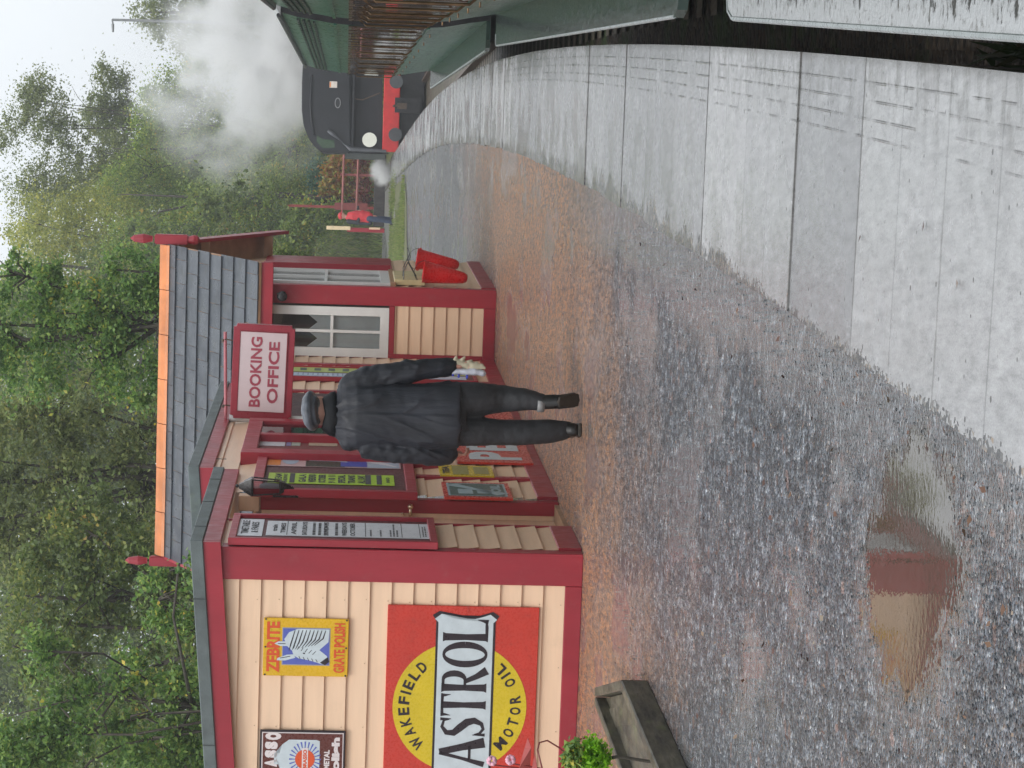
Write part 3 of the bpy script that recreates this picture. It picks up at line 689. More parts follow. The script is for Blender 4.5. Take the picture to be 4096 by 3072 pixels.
# side wall (right) with window
sv0 = .10
bm = NB(); szs = Sp(1575, 1120, xCr)[1]
boardsS(bm, yC+.10, yC+DEP-.05, .142, szs, xCr-.002, pitC, zbC); part('side_wall', bm, CREAM, block)
bm = NB(); bbox(bm, xCr-.002, xCr+.022, yC+.10, yC+DEP, 0, .142); part('baseboard', bm, MAR, block)
sw = pxS(1120, 1556, 1140, 1082, xCr+.02); y0, y1, z0, z1 = sw; y0 = yC+.13; y1 = max(y1, y0+1.1); z1 = zw-.03
bm = NB(); box(bm, xCr-.03, xCr+.035, y0, y0+.09, z0, z1); box(bm, xCr-.03, xCr+.035, y1-.09, y1, z0, z1); box(bm, xCr-.029, xCr+.034, y0+.09, y1-.09, z0, z0+.09); box(bm, xCr-.029, xCr+.034, y0+.09, y1-.09, z1-.08, z1)
box(bm, xCr-.02, xCr+.03, (y0+y1)/2-.02, (y0+y1)/2+.02, z0+.09, z1-.08); box(bm, xCr-.019, xCr+.029, y0+.09, y1-.09, (z0+z1)/2-.015, (z0+z1)/2+.015)
sw_ = part('window', bm, WHITE, block)
bm = NB(); box(bm, xCr, xCr+.004, y0+.09, y1-.09, z0+.09, z1-.08); part('pane', bm, GLASS, sw_)
bm = NB(); box(bm, xCr-.004, xCr+.09, y1+.0, y1+.06, z0-.02, z1+.02); box(bm, xCr-.001, xCr+.025, y1+.06, yC+DEP, szs, zw); part('window_hood', bm, MAR, block)
bm = NB(); box(bm, xCr-.004, xCr+.05, y0-.02, y1+.04, z0-.05, z0-.001); part('sill', bm, TAN, sw_)
# roof: slates laid one by one on the slope facing us
rise = zR-zE; run = RB+OVH; sl_len = math.hypot(rise, run); NC = 8; cl = sl_len/NC
uy, uz = run/sl_len, rise/sl_len
bm = NB(); rs = random.Random(5); xLs = xRL-.02
for c in range(NC):
    s0 = c*cl; x = xLs - (.122 if c % 2 else 0) - rs.random()*.03
    while x < xVR-.01:
        x2 = min(x+.243, xVR + (xRR-xER)*(c/NC-.5)*0)
        a = max(x, xLs)
        if x2-a > .02:
            lift = .020+rs.uniform(0, .004); t2 = s0+cl*1.12 if c < NC-1 else s0+cl
            g_ = .0025; dz = rs.uniform(-.002, .002)
            def P(xx, s, h): return (xx, yC-OVH+uy*s-uz*h, zE+uz*s+uy*h)
            v = [bm.verts.new(P(a+g_, s0+dz, lift)), bm.verts.new(P(x2-g_, s0+dz, lift)), bm.verts.new(P(x2-g_, t2, .006)), bm.verts.new(P(a+g_, t2, .006)),
                 bm.verts.new(P(a+g_, s0+dz, lift-.011)), bm.verts.new(P(x2-g_, s0+dz, lift-.011))]
            bm.faces.new(v[:4]); bm.faces.new((v[4], v[5], v[1], v[0])); bm.faces.new((v[5], v[2], v[1])); bm.faces.new((v[4], v[0], v[3]))
        x += .243
part('slates', bm, SLATE, block)
bm = NB()
def slope_plate(bm, x0, x1, h0, h1, far=False, s0=0, s1=None):
    s1 = s1 or sl_len; vs_ = []
    for xx in (x0, x1):
        for s in (s0, s1):
            for h in (h0, h1):
                y = yC-OVH+uy*s-uz*h; z = zE+uz*s+uy*h
                if far: y = 2*(yC+RB)-y
                vs_.append(bm.verts.new((xx, y, z)))
    for f in ((0,1,3,2),(4,6,7,5),(0,4,5,1),(2,3,7,6),(0,2,6,4),(1,5,7,3)): bm.faces.new([vs_[i] for i in f])
slope_plate(bm, xLs+.01, xVR-.01, -.02, .004); slope_plate(bm, xLs+.01, xVR-.01, -.02, .004, far=True); part('roof_boards', bm, TAN, block)
bm = NB(); slope_plate(bm, xLs, xVR, .005, .02, far=True); part('far_slates', bm, SLATE, block)
# barge boards: near slope one sits flush under the slates; the far one shows below with its soffit
bm = NB(); slope_plate(bm, xVR-.005, xVR+.03, -.15, .0, far=True, s0=-.12); part('barge_board', bm, MAR, block)
bm = NB(); slope_plate(bm, xLs-.03, xLs, -.15, .0, far=True, s0=-.12); part('barge_board', bm, MAR, block)
bm = NB(); slope_plate(bm, xLs-.03, xLs, -.13, .002); part('barge_board', bm, MAR, block)
# wall plate/eaves fascia
bm = NB(); bbox(bm, xw0-.6, xVR-.01, yC-OVH+.03, yC-OVH+.055, Fp(1092, 1150, yC-OVH)[1], zE-.004); part('fascia', bm, MAR, block)
bm = NB(); box(bm, xLs+.02, xVR-.012, yC-OVH+.056, yC-.001, zw+.001, zw+.012); part('soffit', bm, MAR, block)
# gable cladding above the side wall, purlin end and bracket
bm = NB(); gp = [(yC, zw), (yC+DEP, zw), (yC+RB, zR-.12)]; poly_prism(bm, gp, xCr-.06, xCr-.003, 'S'); part('gable', bm, CREAM, block)
bm = NB(); box(bm, xCr-.003, xVR-.008, yC+RB+.45, yC+RB+.53, zR-.42, zR-.33); part('purlin', bm, TAN, block)
bm = NB(); box(bm, xCr-.003, xVR-.008, yC+DEP-.1, yC+DEP-.02, zE-.02, zE+.07); part('purlin', bm, TAN, block)
# ridge tiles
bm = NB(); x = xLs; NT = 7; tl = (xVR-.01-xLs)/NT
for i in range(NT):
    a, b2 = xLs+i*tl+.004, xLs+(i+1)*tl-.004
    prof = [(-.115, -.075), (-.10, -.045), (-.05, -.0), (0, .03), (.05, .0), (.10, -.045), (.115, -.075)]; dz = rs.uniform(-.003, .003)
    A = [bm.verts.new((a, yC+RB+p, zR+.035+q+dz)) for p, q in prof]; B = [bm.verts.new((b2, yC+RB+p, zR+.035+q+dz)) for p, q in prof]
    for k in range(6): bm.faces.new((A[k], A[k+1], B[k+1], B[k]))
    bm.faces.new(A[::-1]); bm.faces.new(B)
part('ridge_tiles', bm, TERRA, block)
bm = NB(); box(bm, xLs+.01, xVR-.02, yC+RB-.10, yC+RB-.02, zR-.055, zR-.028); part('ridge_mortar', bm, simple('ridge_mortar', (.10, .085, .06), .8), block)
# finials
def finial(x, s=1):
    z_ = lambda px: Fp(px, 960, yC+RB)[1]
    bm = NB(); y = yC+RB-.03
    zt, z1_, z2_, z3_, z4_ = z_(522), z_(612), z_(620), z_(755), z_(800)
    M = Matrix.Translation((x, y, 0))
    lathe(bm, [(.002, zt), (.035, zt-.04), (.050, (zt+z1_)/2-.02), (.042, z1_+.05), (.030, z1_+.005), (.034, z1_)][::-1], 14, M)
    t = bmesh.new(); box(t, x-.052, x+.052, y-.045, y+.045, z3_, z2_); bevel(t, .012, 2); me = bpy.data.meshes.new('t'); t.to_mesh(me); t.free(); bm.from_mesh(me)
    lathe(bm, [(.01, z4_), (.045, z4_+.02), (.052, z4_+.06), (.04, z3_-.01), (.04, z3_+.01)], 14, M)
    part('finial', bm, MAR, block)
finial(xVR+.045); finial(xLs-.06)
# lamp fixture on the corner post
lx, lz = Fp(1130, 1180, yC-.04)
bm = NB(); M = Matrix.Translation((lx-.0, yC-.035, lz)) @ Matrix.Rotation(R_(90), 4, 'X')
lathe(bm, [(.035, 0), (.04, .02), (.03, .05), (.045, .09), (.05, .14), (.02, .145)], 16, M)
fl = thing('floodlight', 'small round black floodlight high on the maroon corner post under the eaves', 'lamp', (lx, yC-.04, lz), FR)
part('lamp_body', bm, IRON, fl, smooth=True)
bm = NB(); tube(bm, [(lx, yC-.03, lz+.03), (lx+.02, yC-.09, lz+.05), (lx+.01, yC-.13, lz+.01)], .007, 6); part('bracket', bm, STEEL, fl)

# ================================================================== SIGNS ON THE FRONT WALL
def stroke(bm, pts, wid, d, plane='F'):
    """flat ribbon through pts (a,b) with widths"""
    n = len(pts); L_, Rr = [], []
    for i, (a, b) in enumerate(pts):
        p0, p1 = pts[max(0, i-1)], pts[min(n-1, i+1)]; t = Vector((p1[0]-p0[0], p1[1]-p0[1])).normalized(); w_ = (wid[i] if hasattr(wid, '__len__') else wid)/2
        for lst, s in ((L_, 1), (Rr, -1)):
            q = (a-t.y*w_*s, b+t.x*w_*s); lst.append(bm.verts.new({'F': (q[0], d, q[1]), 'S': (d, q[0], q[1])}[plane]))
    for i in range(n-1):
        bm.faces.new((L_[i], Rr[i], Rr[i+1], L_[i+1]))
def disc(bm, a, b, ra, rb, d, plane='F', seg=40, a0=0, a1=2*math.pi):
    vs_ = []
    for k in range(seg + (0 if a1-a0 > 6.28 else 1)):
        t = a0+(a1-a0)*k/seg; q = (a+ra*math.cos(t), b+rb*math.sin(t)); vs_.append(bm.verts.new({'F': (q[0], d, q[1]), 'S': (d, q[0], q[1])}[plane]))
    bm.faces.new(vs_)
def polyp(bm, pts, d, plane='F'):
    f = bm.faces.new([bm.verts.new({'F': (a, d, b), 'S': (d, a, b)}[plane]) for a, b in pts]); bmesh.ops.triangulate(bm, faces=[f])
def enam(name, col):
    return simple(name, col, .28, .06, 5, bmp=.05, dirt=((col[0]*.35, col[1]*.35+.01, col[2]*.4+.01), 9, .55))
E_RED = enam('red_enamel', (.56, .045, .028)); E_YEL = enam('yellow_enamel', (.66, .50, .02)); E_WHT = flat('pale_blue_white_enamel', (.56, .64, .68)); E_BLK = flat('black_enamel', (.022, .014, .02))
E_ORY = enam('orange_yellow_enamel', (.72, .43, .012)); E_BLU = flat('blue_enamel', (.10, .13, .46)); E_BRN = enam('brown_enamel', (.115, .028, .02)); E_RDO = flat('orange_red_enamel', (.68, .09, .02)); E_GRY = flat('grey_enamel', (.33, .34, .38)); E_CRM = flat('cream_enamel', (.6, .5, .35)); E_PNK = flat('pinkish_white_enamel', (.72, .66, .66))
E_GRN = flat('dark_green_enamel', (.06, .12, .11)); E_LBL = flat('light_blue_enamel', (.3, .42, .46))
yS = -.036                                     # face of signs fixed over the boards
# oil sign
cx, cz = Fp(1838, 2828, yS); rr_ = abs(Fp(1838, 2828-262, yS)[0]-cx)
xR = Fp(1850, 2425, yS)[0]; zt = Fp(1549, 2520, yS)[1]; zbm = Fp(2155, 2520, yS)[1]; xLs_ = 2*cx-xR
oil = thing('enamel_sign', 'large red enamel sign with yellow disc reading WAKEFIELD CASTROL MOTOR OIL on the near wall', 'sign', (cx, yS, cz), FR, group='enamel signs on the booking office')
bm = NB(); bbox(bm, xLs_, xR, yS, -.016, zbm, zt, bev=.003); part('plate', bm, E_RED, oil)
bm = NB(); disc(bm, cx, cz, rr_, rr_, yS-.0015, seg=64); part('disc', bm, E_YEL, oil)
k = rr_/262.0                                  # metres per photo pixel here
bh = 107*k; zc = cz+(1838-1852)*k; ex = abs(Fp(1850, 2452, yS)[0]-cx)
def banner(g, d, m, nm):
    H = bh+g; X = ex-38*k+g*.6; pts = []
    rt = [(X, -H), (X+14*k+g, -H-14*k), (X+34*k+g*.6, -H+12*k)] + [(X+34*k+g*.6-22*k*math.sin(math.pi*i/8), (-H+12*k)+(2*H-24*k)*i/8) for i in range(1, 8)] + [(X+34*k+g*.6, H-12*k), (X+14*k+g, H+14*k), (X, H)]
    pts = rt + [(-a, b) for a, b in rt[::-1]]
    bm = NB(); polyp(bm, [(cx+a, zc+b) for a, b in pts], d); return part(nm, bm, m, oil)
banner(9*k, yS-.003, E_BLK, 'banner_edge'); banner(0, yS-.0045, E_WHT, 'banner')
# hand-drawn flared capitals
LT = NB(); LH = 176*k; yl = yS-.006; 
def lx_(y): return Fp(1850, y, yl)[0]
def seg_letter(y_c, wpx, fn): fn(lx_(y_c), wpx*k)
z0_, z1_ = zc-LH/2, zc+LH/2
def fl_stem(x, w0, w1=None):
    w1 = w1 or w0; stroke(LT, [(x, z0_), (x, z0_+LH*.06), (x, zc), (x, z1_-LH*.06), (x, z1_)], [w0*1.5, w0*1.15, w0*.92, w1*1.15, w1*1.5], yl)
def g_L(x, w_):
    s = w_*.30; fl_stem(x-w_*.30, s); stroke(LT, [(x-w_*.3, z0_+s*.2), (x+w_*.2, z0_+s*.22), (x+w_*.48, z0_+s*.32)], [s*.42, s*.5, s*.2], yl); stroke(LT, [(x+w_*.42, z0_), (x+w_*.47, z0_+LH*.10), (x+w_*.52, z0_+LH*.24)], [s*.8, s*.45, s*.05], yl)
def g_O(x, w_):
    pts = []; wd = []
    for i in range(33):
        t = 2*math.pi*i/32; pts.append((x+math.cos(t)*w_*.37, zc+math.sin(t)*(LH*.47))); wd.append(w_*(.10+.15*abs(math.cos(t))**1.3))
    stroke(LT, pts, wd, yl)
def g_R(x, w_):
    s = w_*.26; fl_stem(x-w_*.28, s); zt_ = z1_-s*.25; zm_ = zc-LH*.02
    pts = [(x-w_*.28, zt_)]+[(x+w_*.05+w_*.26*math.sin(math.pi*i/10), (zt_+zm_)/2+(zt_-zm_)/2*math.cos(math.pi*i/10)) for i in range(11)]+[(x-w_*.28, zm_)]
    stroke(LT, pts, [s*.4]+[s*(.45+.55*math.sin(math.pi*i/10)) for i in range(11)]+[s*.4], yl); stroke(LT, [(x-w_*.02, zm_), (x+w_*.2, zc-LH*.28), (x+w_*.45, z0_)], [s*.7, s*.9, s*1.35], yl)
def g_T(x, w_):
    s = w_*.28; fl_stem(x, s); stroke(LT, [(x-w_*.46, z1_-s*.25), (x, z1_-s*.2), (x+w_*.46, z1_-s*.25)], [s*.5, s*.42, s*.5], yl)
    for q in (-1, 1): stroke(LT, [(x+q*w_*.47, z1_), (x+q*w_*.46, z1_-LH*.10), (x+q*w_*.50, z1_-LH*.22)], [s*.6, s*.4, s*.05], yl)
def g_A(x, w_):
    s = w_*.27; stroke(LT, [(x-w_*.42, z0_), (x-w_*.2, zc), (x+w_*.0, z1_)], [s*.75, s*.42, s*.5], yl); stroke(LT, [(x+w_*.40, z0_), (x+w_*.22, zc), (x+w_*.03, z1_)], [s*1.4, s*.95, s*.9], yl); stroke(LT, [(x-w_*.28, zc-LH*.17), (x+w_*.26, zc-LH*.17)], s*.35, yl)
def g_S(x, w_):
    s = w_*.30; pts = [(.36, .30), (.30, .42), (.0, .46), (-.28, .36), (-.30, .20), (-.05, .06), (.22, -.10), (.30, -.26), (.14, -.42), (-.10, -.46), (-.32, -.38), (-.38, -.26)]
    wd = [.25, .4, .5, .8, 1.05, 1.2, 1.2, 1.0, .65, .5, .45, .25]
    stroke(LT, [(x+a*w_, zc+b*LH) for a, b in pts], [s*q for q in wd], yl); stroke(LT, [(x+.36*w_, zc+.5*LH), (x+.37*w_, zc+.26*LH)], [s*.5, s*.1], yl); stroke(LT, [(x-.38*w_, zc-.5*LH), (x-.39*w_, zc-.22*LH)], [s*.5, s*.1], yl)
def g_C(x, w_):
    s = w_*.3; pts = [(x+w_*.30*math.cos(t)+.02, zc+LH*.47*math.sin(t)) for t in [math.radians(45+i*27) for i in range(11)]]; stroke(LT, pts, [s*.4, s*.5, s*.6, s*.8, s, s*1.1, s, s*.8, s*.6, s*.5, s*.3], yl)
for yy, wp, fn in ((2523, 84, g_L), (2618, 104, g_O), (2724, 96, g_R), (2820, 84, g_T), (2907, 84, g_S), (3012, 108, g_A), (3118, 96, g_C)): seg_letter(yy, wp, fn)
part('lettering', LT, E_BLK, oil)
bm = NB()
for s, r0, a0, a1, top in (('WAKEFIELD', .835*rr_, -42, 46, True), ('MOTOR OIL', .835*rr_, -41, 45, False)):
    n = len(s); wts = [{'I': .45, ' ': .55, 'W': 1.3, 'M': 1.3}.get(c, 1) for c in s]; tot = sum(wts)-wts[0]/2-wts[-1]/2; acc = 0
    for i, c in enumerate(s):
        if i: acc += (wts[i-1]+wts[i])/2
        ang = R_(a0+(a1-a0)*acc/tot)
        if c == ' ': continue
        if top: px_, pz_, ro = cx+math.sin(ang)*r0, cz+math.cos(ang)*r0, -ang
        else: px_, pz_, ro = cx+math.sin(ang)*r0, cz-math.cos(ang)*r0, ang
        add_text(bm, c, px_, pz_, rr_*.135*{'I': .25, 'W': 1.35, 'M': 1.2}.get(c, .85), rr_*.165, yS-.0035, bold=.03, rot=ro)
    part('lettering', bm, E_BLK, oil); bm = NB()
bm.free()
def plate_sign(name, label, px, m, base_th=.016, yv=yS):
    x0, x1, z0, z1 = pxF(*px, yv); t = thing(name, label, 'sign', ((x0+x1)/2, yv, (z0+z1)/2), FR, group='enamel signs on the booking office')
    bm = NB(); bbox(bm, x0, x1, yv, yv+base_th, z0, z1, bev=.003); part('plate', bm, m, t); return t, x0, x1, z0, z1
# zebra sign
zs, x0, x1, z0, z1 = plate_sign('enamel_sign', 'small orange-yellow enamel sign with a zebra head reading ZEBRITE GRATE POLISH', (1053, 1393, 2705, 2474), E_ORY)
W_, H_ = x1-x0, z1-z0; d = yS-.0015; xc = (x0+x1)/2
bm = NB(); rectp(bm, x0+.19*W_, x1-.16*W_, z0+.215*H_, z1-.22*H_, d); part('panel_edge', bm, E_GRY, zs)
bm = NB(); rectp(bm, x0+.205*W_, x1-.175*W_, z0+.225*H_, z1-.23*H_, d-.001); part('panel', bm, E_BLU, zs)
for th, bold, m, dd in ((.0, .10, E_YEL, .0005), (.0, .045, E_RDO, .0015)):
    bm = NB(); add_text(bm, 'ZEBRITE', xc-.0*W_, z1-.115*H_, W_*.88, H_*.15, d-dd, bold=bold); part('lettering', bm, m, zs); bm = NB(); add_text(bm, 'GRATE POLISH', xc, z0+.105*H_, W_*.86, H_*.13, d-dd, bold=bold); part('lettering', bm, m, zs)
def zp(u, v): return (x0+u*W_, z0+v*H_)
bm = NB(); polyp(bm, [zp(*q) for q in ((.24, .36), (.20, .27), (.26, .225), (.36, .25), (.46, .34), (.60, .235), (.82, .225), (.82, .60), (.76, .70), (.64, .755), (.52, .72), (.44, .66), (.36, .64), (.31, .58), (.28, .46))], d-.002); part('zebra_head', bm, E_WHT, zs)
bm = NB(); polyp(bm, [zp(*q) for q in ((.32, .62), (.27, .74), (.27, .84), (.31, .83), (.37, .72), (.38, .64))], d-.0022); polyp(bm, [zp(*q) for q in ((.52, .70), (.52, .80), (.56, .87), (.60, .82), (.60, .72))], d-.0022); part('zebra_ears', bm, E_WHT, zs)
bm = NB(); polyp(bm, [zp(*q) for q in ((.20, .27), (.24, .33), (.31, .27), (.34, .24), (.26, .22))], d-.003)
for i in range(9): stroke(bm, [zp(.80-.0*i, .27+.045*i), zp(.66-.012*i, .30+.047*i), zp(.54-.012*i, .40+.037*i)], [.012*W_, .022*W_, .008*W_], d-.003)
for i in range(6): stroke(bm, [zp(.44+.02*i, .38+.05*i), zp(.38+.02*i, .42+.045*i)], .010*W_, d-.003)
for i in range(5): stroke(bm, [zp(.25+.012*i, .36+.05*i), zp(.30+.012*i, .38+.05*i)], .010*W_, d-.003)
stroke(bm, [zp(.31, .80), zp(.345, .68)], .012*W_, d-.003); stroke(bm, [zp(.56, .83), zp(.56, .74)], .012*W_, d-.003); disc(bm, *zp(.40, .52), .012*W_, .014*H_, d-.0031, seg=10)
part('zebra_stripes', bm, E_BLK, zs)
bm = NB()
for u in (.02, .5, .98):
    for v in (.025, .975): disc(bm, *zp(u, v), .006, .006, d-.001, seg=8)
part('screws', bm, E_BLK, zs)
# brown polish sign, half out of the frame
bs, x0, x1, z0, z1 = plate_sign('enamel_sign', 'brown enamel sign with a round tin reading BRASSO METAL POLISH, cut by the picture edge', (1038, 1380, 3150, 2922), E_BLK)
W_, H_ = x1-x0, z1-z0; xc = (x0+x1)/2
bm = NB(); rectp(bm, x0+.012, x1-.012, z0+.012, z1-.012, d); part('border', bm, E_PNK, bs)
bm = NB(); rectp(bm, x0+.018, x1-.018, z0+.018, z1-.018, d-.001); part('panel', bm, E_BRN, bs)
bm = NB()
xs = [xc-.40*W_, xc-.235*W_, xc-.075*W_, xc+.085*W_, xc+.235*W_, xc+.395*W_]
for c, xx, hh in zip('BRASSO', xs, (.17, .15, .145, .145, .15, .19)): add_text(bm, c, xx, z1-.06*H_-hh*H_/2, W_*.135, hh*H_, d-.002, bold=.09)
add_text(bm, 'METAL', xc+.0*W_, z0+.215*H_, W_*.34, H_*.065, d-.002, bold=.05); add_text(bm, 'polish', xc+.02*W_, z0+.10*H_, W_*.74, H_*.12, d-.002, bold=.06); part('lettering', bm, E_PNK, bs)
zc2 = z0+.47*H_
bm = NB(); polyp(bm, [(xc+a*W_, z0+b*H_) for a, b in ((-.32, .30), (.32, .30), (.34, .34), (.34, .66), (.25, .74), (.10, .77), (.09, .83), (-.09, .83), (-.10, .77), (-.25, .74), (-.34, .66), (-.34, .34))], d-.002); part('tin', bm, E_WHT, bs)
bm = NB()
for i in range(24):
    t = 2*math.pi*i/24; stroke(bm, [(xc+math.cos(t)*.17*W_, zc2+math.sin(t)*.11*H_), (xc+math.cos(t)*.31*W_, zc2+math.sin(t)*.185*H_)], [.004, .010], d-.003)
part('rays', bm, E_BLU, bs)
bm = NB(); disc(bm, xc, zc2, .17*W_, .115*H_, d-.004); part('medallion', bm, E_RDO, bs)
bm = NB(); rectp(bm, xc-.2*W_, xc+.2*W_, zc2-.035*H_, zc2+.035*H_, d-.0048); part('label_band', bm, E_PNK, bs)
bm = NB(); add_text(bm, 'BRASSO', xc, zc2, .34*W_, .045*H_, d-.0056, bold=.05); part('lettering', bm, E_RDO, bs)

# ================================================================== THINGS ON THE SIDE WALLS
def rough_text_S(bm, y0, y1, z0, z1, xd, rows, seed=1, dens=.8):
    """rows of tiny print as short dark dashes"""
    r = random.Random(seed); 
    for i in range(rows):
        z = z1-(z1-z0)*(i+.5)/rows; hh = (z1-z0)/rows*.5
        if r.random() > dens: continue
        y = y0
        while y < y1:
            l = r.uniform(.01, .04); rectp(bm, y, min(y1, y+l), z-hh/2, z+hh/2, xd, 'S'); y += l+r.uniform(.006, .015)
def framed_S(name, label, cat, xt, xb, yn, yf, xw, fw, proud, mframe, group=None):
    y0, y1, z0, z1 = pxS(xt, xb, yn, yf, xw+proud); t = thing(name, label, cat, (xw, (y0+y1)/2, (z0+z1)/2), FR, group=group)
    bm = NB(); box(bm, xw+.0, xw+proud, y0, y0+fw, z0, z1); box(bm, xw, xw+proud, y1-fw, y1, z0, z1); box(bm, xw+.001, xw+proud-.001, y0+fw, y1-fw, z0, z0+fw); box(bm, xw+.001, xw+proud-.001, y0+fw, y1-fw, z1-fw, z1)
    bevel(bm, .003); part('frame', bm, mframe, t)
    bm = NB(); box(bm, xw+.016, xw+.022, y0+fw, y1-fw, z0+fw, z1-fw); part('backboard', bm, simple('dark_backboard', (.11, .028, .03), .5), t); return t, y0, y1, z0, z1
INK = flat('printing_ink', (.05, .05, .055), .6)
tt, y0, y1, z0, z1 = framed_S('timetable_board', 'maroon framed notice board with white timetable sheets on the near side wall by the corner', 'notice board', 922, 1742, 2160, 2060, .02, .045, .045, MAR)
p1, a = paperS(tt, 952, 1053, 2142, 2076, .044, PAPER); pp, b2 = paperS(tt, 1066, 1724, 2147, 2090, .044, PAPER)
bm = NB(); ym = (a[0]+a[1])/2; hw = (a[1]-a[0])*.42
add_text(bm, 'TIMETABLE', ym, a[3]-(a[3]-a[2])*.3, hw*1.9, .045, .0485, 'S', bold=.02); add_text(bm, '& FARES', ym, a[3]-(a[3]-a[2])*.68, hw*1.5, .045, .0485, 'S', bold=.02); part('print', bm, INK, p1)
bm = NB(); y_0, y_1, Z0, Z1 = b2; ym = (y_0+y_1)/2; hw = (y_1-y_0); ZH = Z1-Z0
for i, (f0, s, w_) in enumerate(((.05, 'train', .45), (.10, 'TIMES', .7), (.165, 'APRIL', .85), (.23, 'SATURDAYS', .9), (.36, 'SUNDAYS', .92), (.47, 'WEEKDAYS', .9), (.52, 'OCTOBER', .9))): add_text(bm, s, ym, Z1-ZH*f0, hw*w_, .030, .0485, 'S', bold=.03)
for f0 in (.127, .60, .82, .93): rectp(bm, y_0+.01, y_1-.01, Z1-ZH*f0, Z1-ZH*f0+.004, .0484, 'S')
rough_text_S(bm, y_0+.03, y_1-.04, Z1-ZH*.44, Z1-ZH*.27, .0484, 5, 3); rough_text_S(bm, y_0+.03, ym, Z1-ZH*.80, Z1-ZH*.62, .0484, 9, 4, .6); rough_text_S(bm, ym+.02, y_1-.04, Z1-ZH*.78, Z1-ZH*.64, .0484, 7, 5, .6); rough_text_S(bm, y_0+.05, y_1-.1, Z1-ZH*.97, Z1-ZH*.94, .0484, 2, 6, 1)
part('print', bm, INK, pp)
# double poster case
pc, y0, y1, z0, z1 = framed_S('poster_case', 'maroon poster case on the long wall with a lime poster and a pictorial one', 'notice board', 1018, 1658, 1962, 1812, X2+.02, .07, .055, MAR)
LIME = flat('lime_paper', (.42, .62, .04), .4); PINKP = flat('pale_pink_paper', (.62, .42, .42)); ORP = flat('orange_paper', (.78, .26, .05)); BLP = flat('strong_blue_paper', (.05, .10, .45)); SKP = flat('sky_blue_print', (.42, .52, .62)); DGP = flat('dark_green_print', (.05, .07, .05))
xp2 = X2+.046
lp, q = paperS(pc, 1072, 1576, 1936, 1896, xp2, LIME, 'poster'); bm = NB(); ym = (q[0]+q[1])/2; hw = q[1]-q[0]; ZH = q[3]-q[2]
for f0, f1 in ((.17, .21), (.86, .90)): rectp(bm, q[0]+.04*hw, q[1]-.04*hw, q[3]-ZH*f1, q[3]-ZH*f0, xp2+.0045, 'S')
add_text(bm, 'STEAM', ym, q[3]-ZH*.08, hw*.8, .05, xp2+.0045, 'S', bold=.03); add_text(bm, 'RAILWAY', ym, q[3]-ZH*.135, hw*.85, .03, xp2+.0045, 'S', bold=.03)
for i, s in enumerate(('GALA', 'WEEKEND', 'OCTOBER', '9 10 11', 'SPECIAL', 'TRAINS', 'ALL DAY')): add_text(bm, s, ym, q[3]-ZH*(.27+i*.078), hw*.8, .052, xp2+.0045, 'S', bold=.04)
rectp(bm, q[0]+.03*hw, q[1]-.03*hw, q[3]-ZH*.815, q[3]-ZH*.77, xp2+.0045, 'S'); add_text(bm, 'INFO', ym, q[3]-ZH*.95, hw*.5, .025, xp2+.0045, 'S', bold=.02); part('print', bm, INK, lp)
cp_, q = paperS(pc, 1045, 1600, 1868, 1822, xp2, PINKP, 'poster'); ZH = q[3]-q[2]; hw = q[1]-q[0]; ym = (q[0]+q[1])/2
def blk(m, u0, u1, f0, f1, dd=.0045, nm='print'):
    bm = NB(); rectp(bm, q[0]+u0*hw, q[0]+u1*hw, q[3]-ZH*f1, q[3]-ZH*f0, xp2+dd, 'S'); part(nm, bm, m, cp_)
blk(ORP, .04, .96, .02, .14); blk(DGP, .0, 1, .32, .60, .0046); blk(BLP, .05, 1, .57, .76, .0052); blk(SKP, .0, 1, .76, .99, .0047)
bm = NB(); disc(bm, ym, q[3]-ZH*.21, hw*.36, ZH*.06, xp2+.0048, 'S', 20); stroke(bm, [(ym, q[3]-ZH*.34), (ym+.03, q[3]-ZH*.55), (ym-.05, q[3]-ZH*.62)], [.05, .12, .02], xp2+.0055, 'S'); part('print', bm, SKP, cp_)
bm = NB(); stroke(bm, [(q[0]+.1*hw, q[3]-ZH*.97), (ym, q[3]-ZH*.80), (q[1]-.1*hw, q[3]-ZH*.74)], [.02, .10, .03], xp2+.0058, 'S'); part('print', bm, PAPER, cp_)
# far posters, side by side between battens
fb, y0, y1, z0, z1 = framed_S('poster_board', 'tall maroon poster board with narrow blue-white and lime sheets by the far block', 'notice board', 1030, 1900, 1512, 1468, X2+.02, .03, .04, MAR)
m1, q = paperS(fb, 1060, 1860, 1508, 1496, X2+.044, flat('blue_white_sheet', (.5, .6, .74)), 'poster'); bm = NB()
for i in range(26): z = q[3]-.03-i*.045; rectp(bm, q[0]+.03, q[1]-.03, z, z+.010, X2+.0485, 'S')
part('print', bm, flat('grey_blue_ink', (.2, .28, .42)), m1)
m2, q = paperS(fb, 1060, 1860, 1492, 1473, X2+.044, flat('pale_lime_sheet', (.46, .56, .16)), 'poster'); bm = NB()
for i in range(9): rectp(bm, q[0]+.08, q[1]-.1, q[3]-.12-i*.13, q[3]-.06-i*.13, X2+.0485, 'S')
part('print', bm, DGRN, m2)
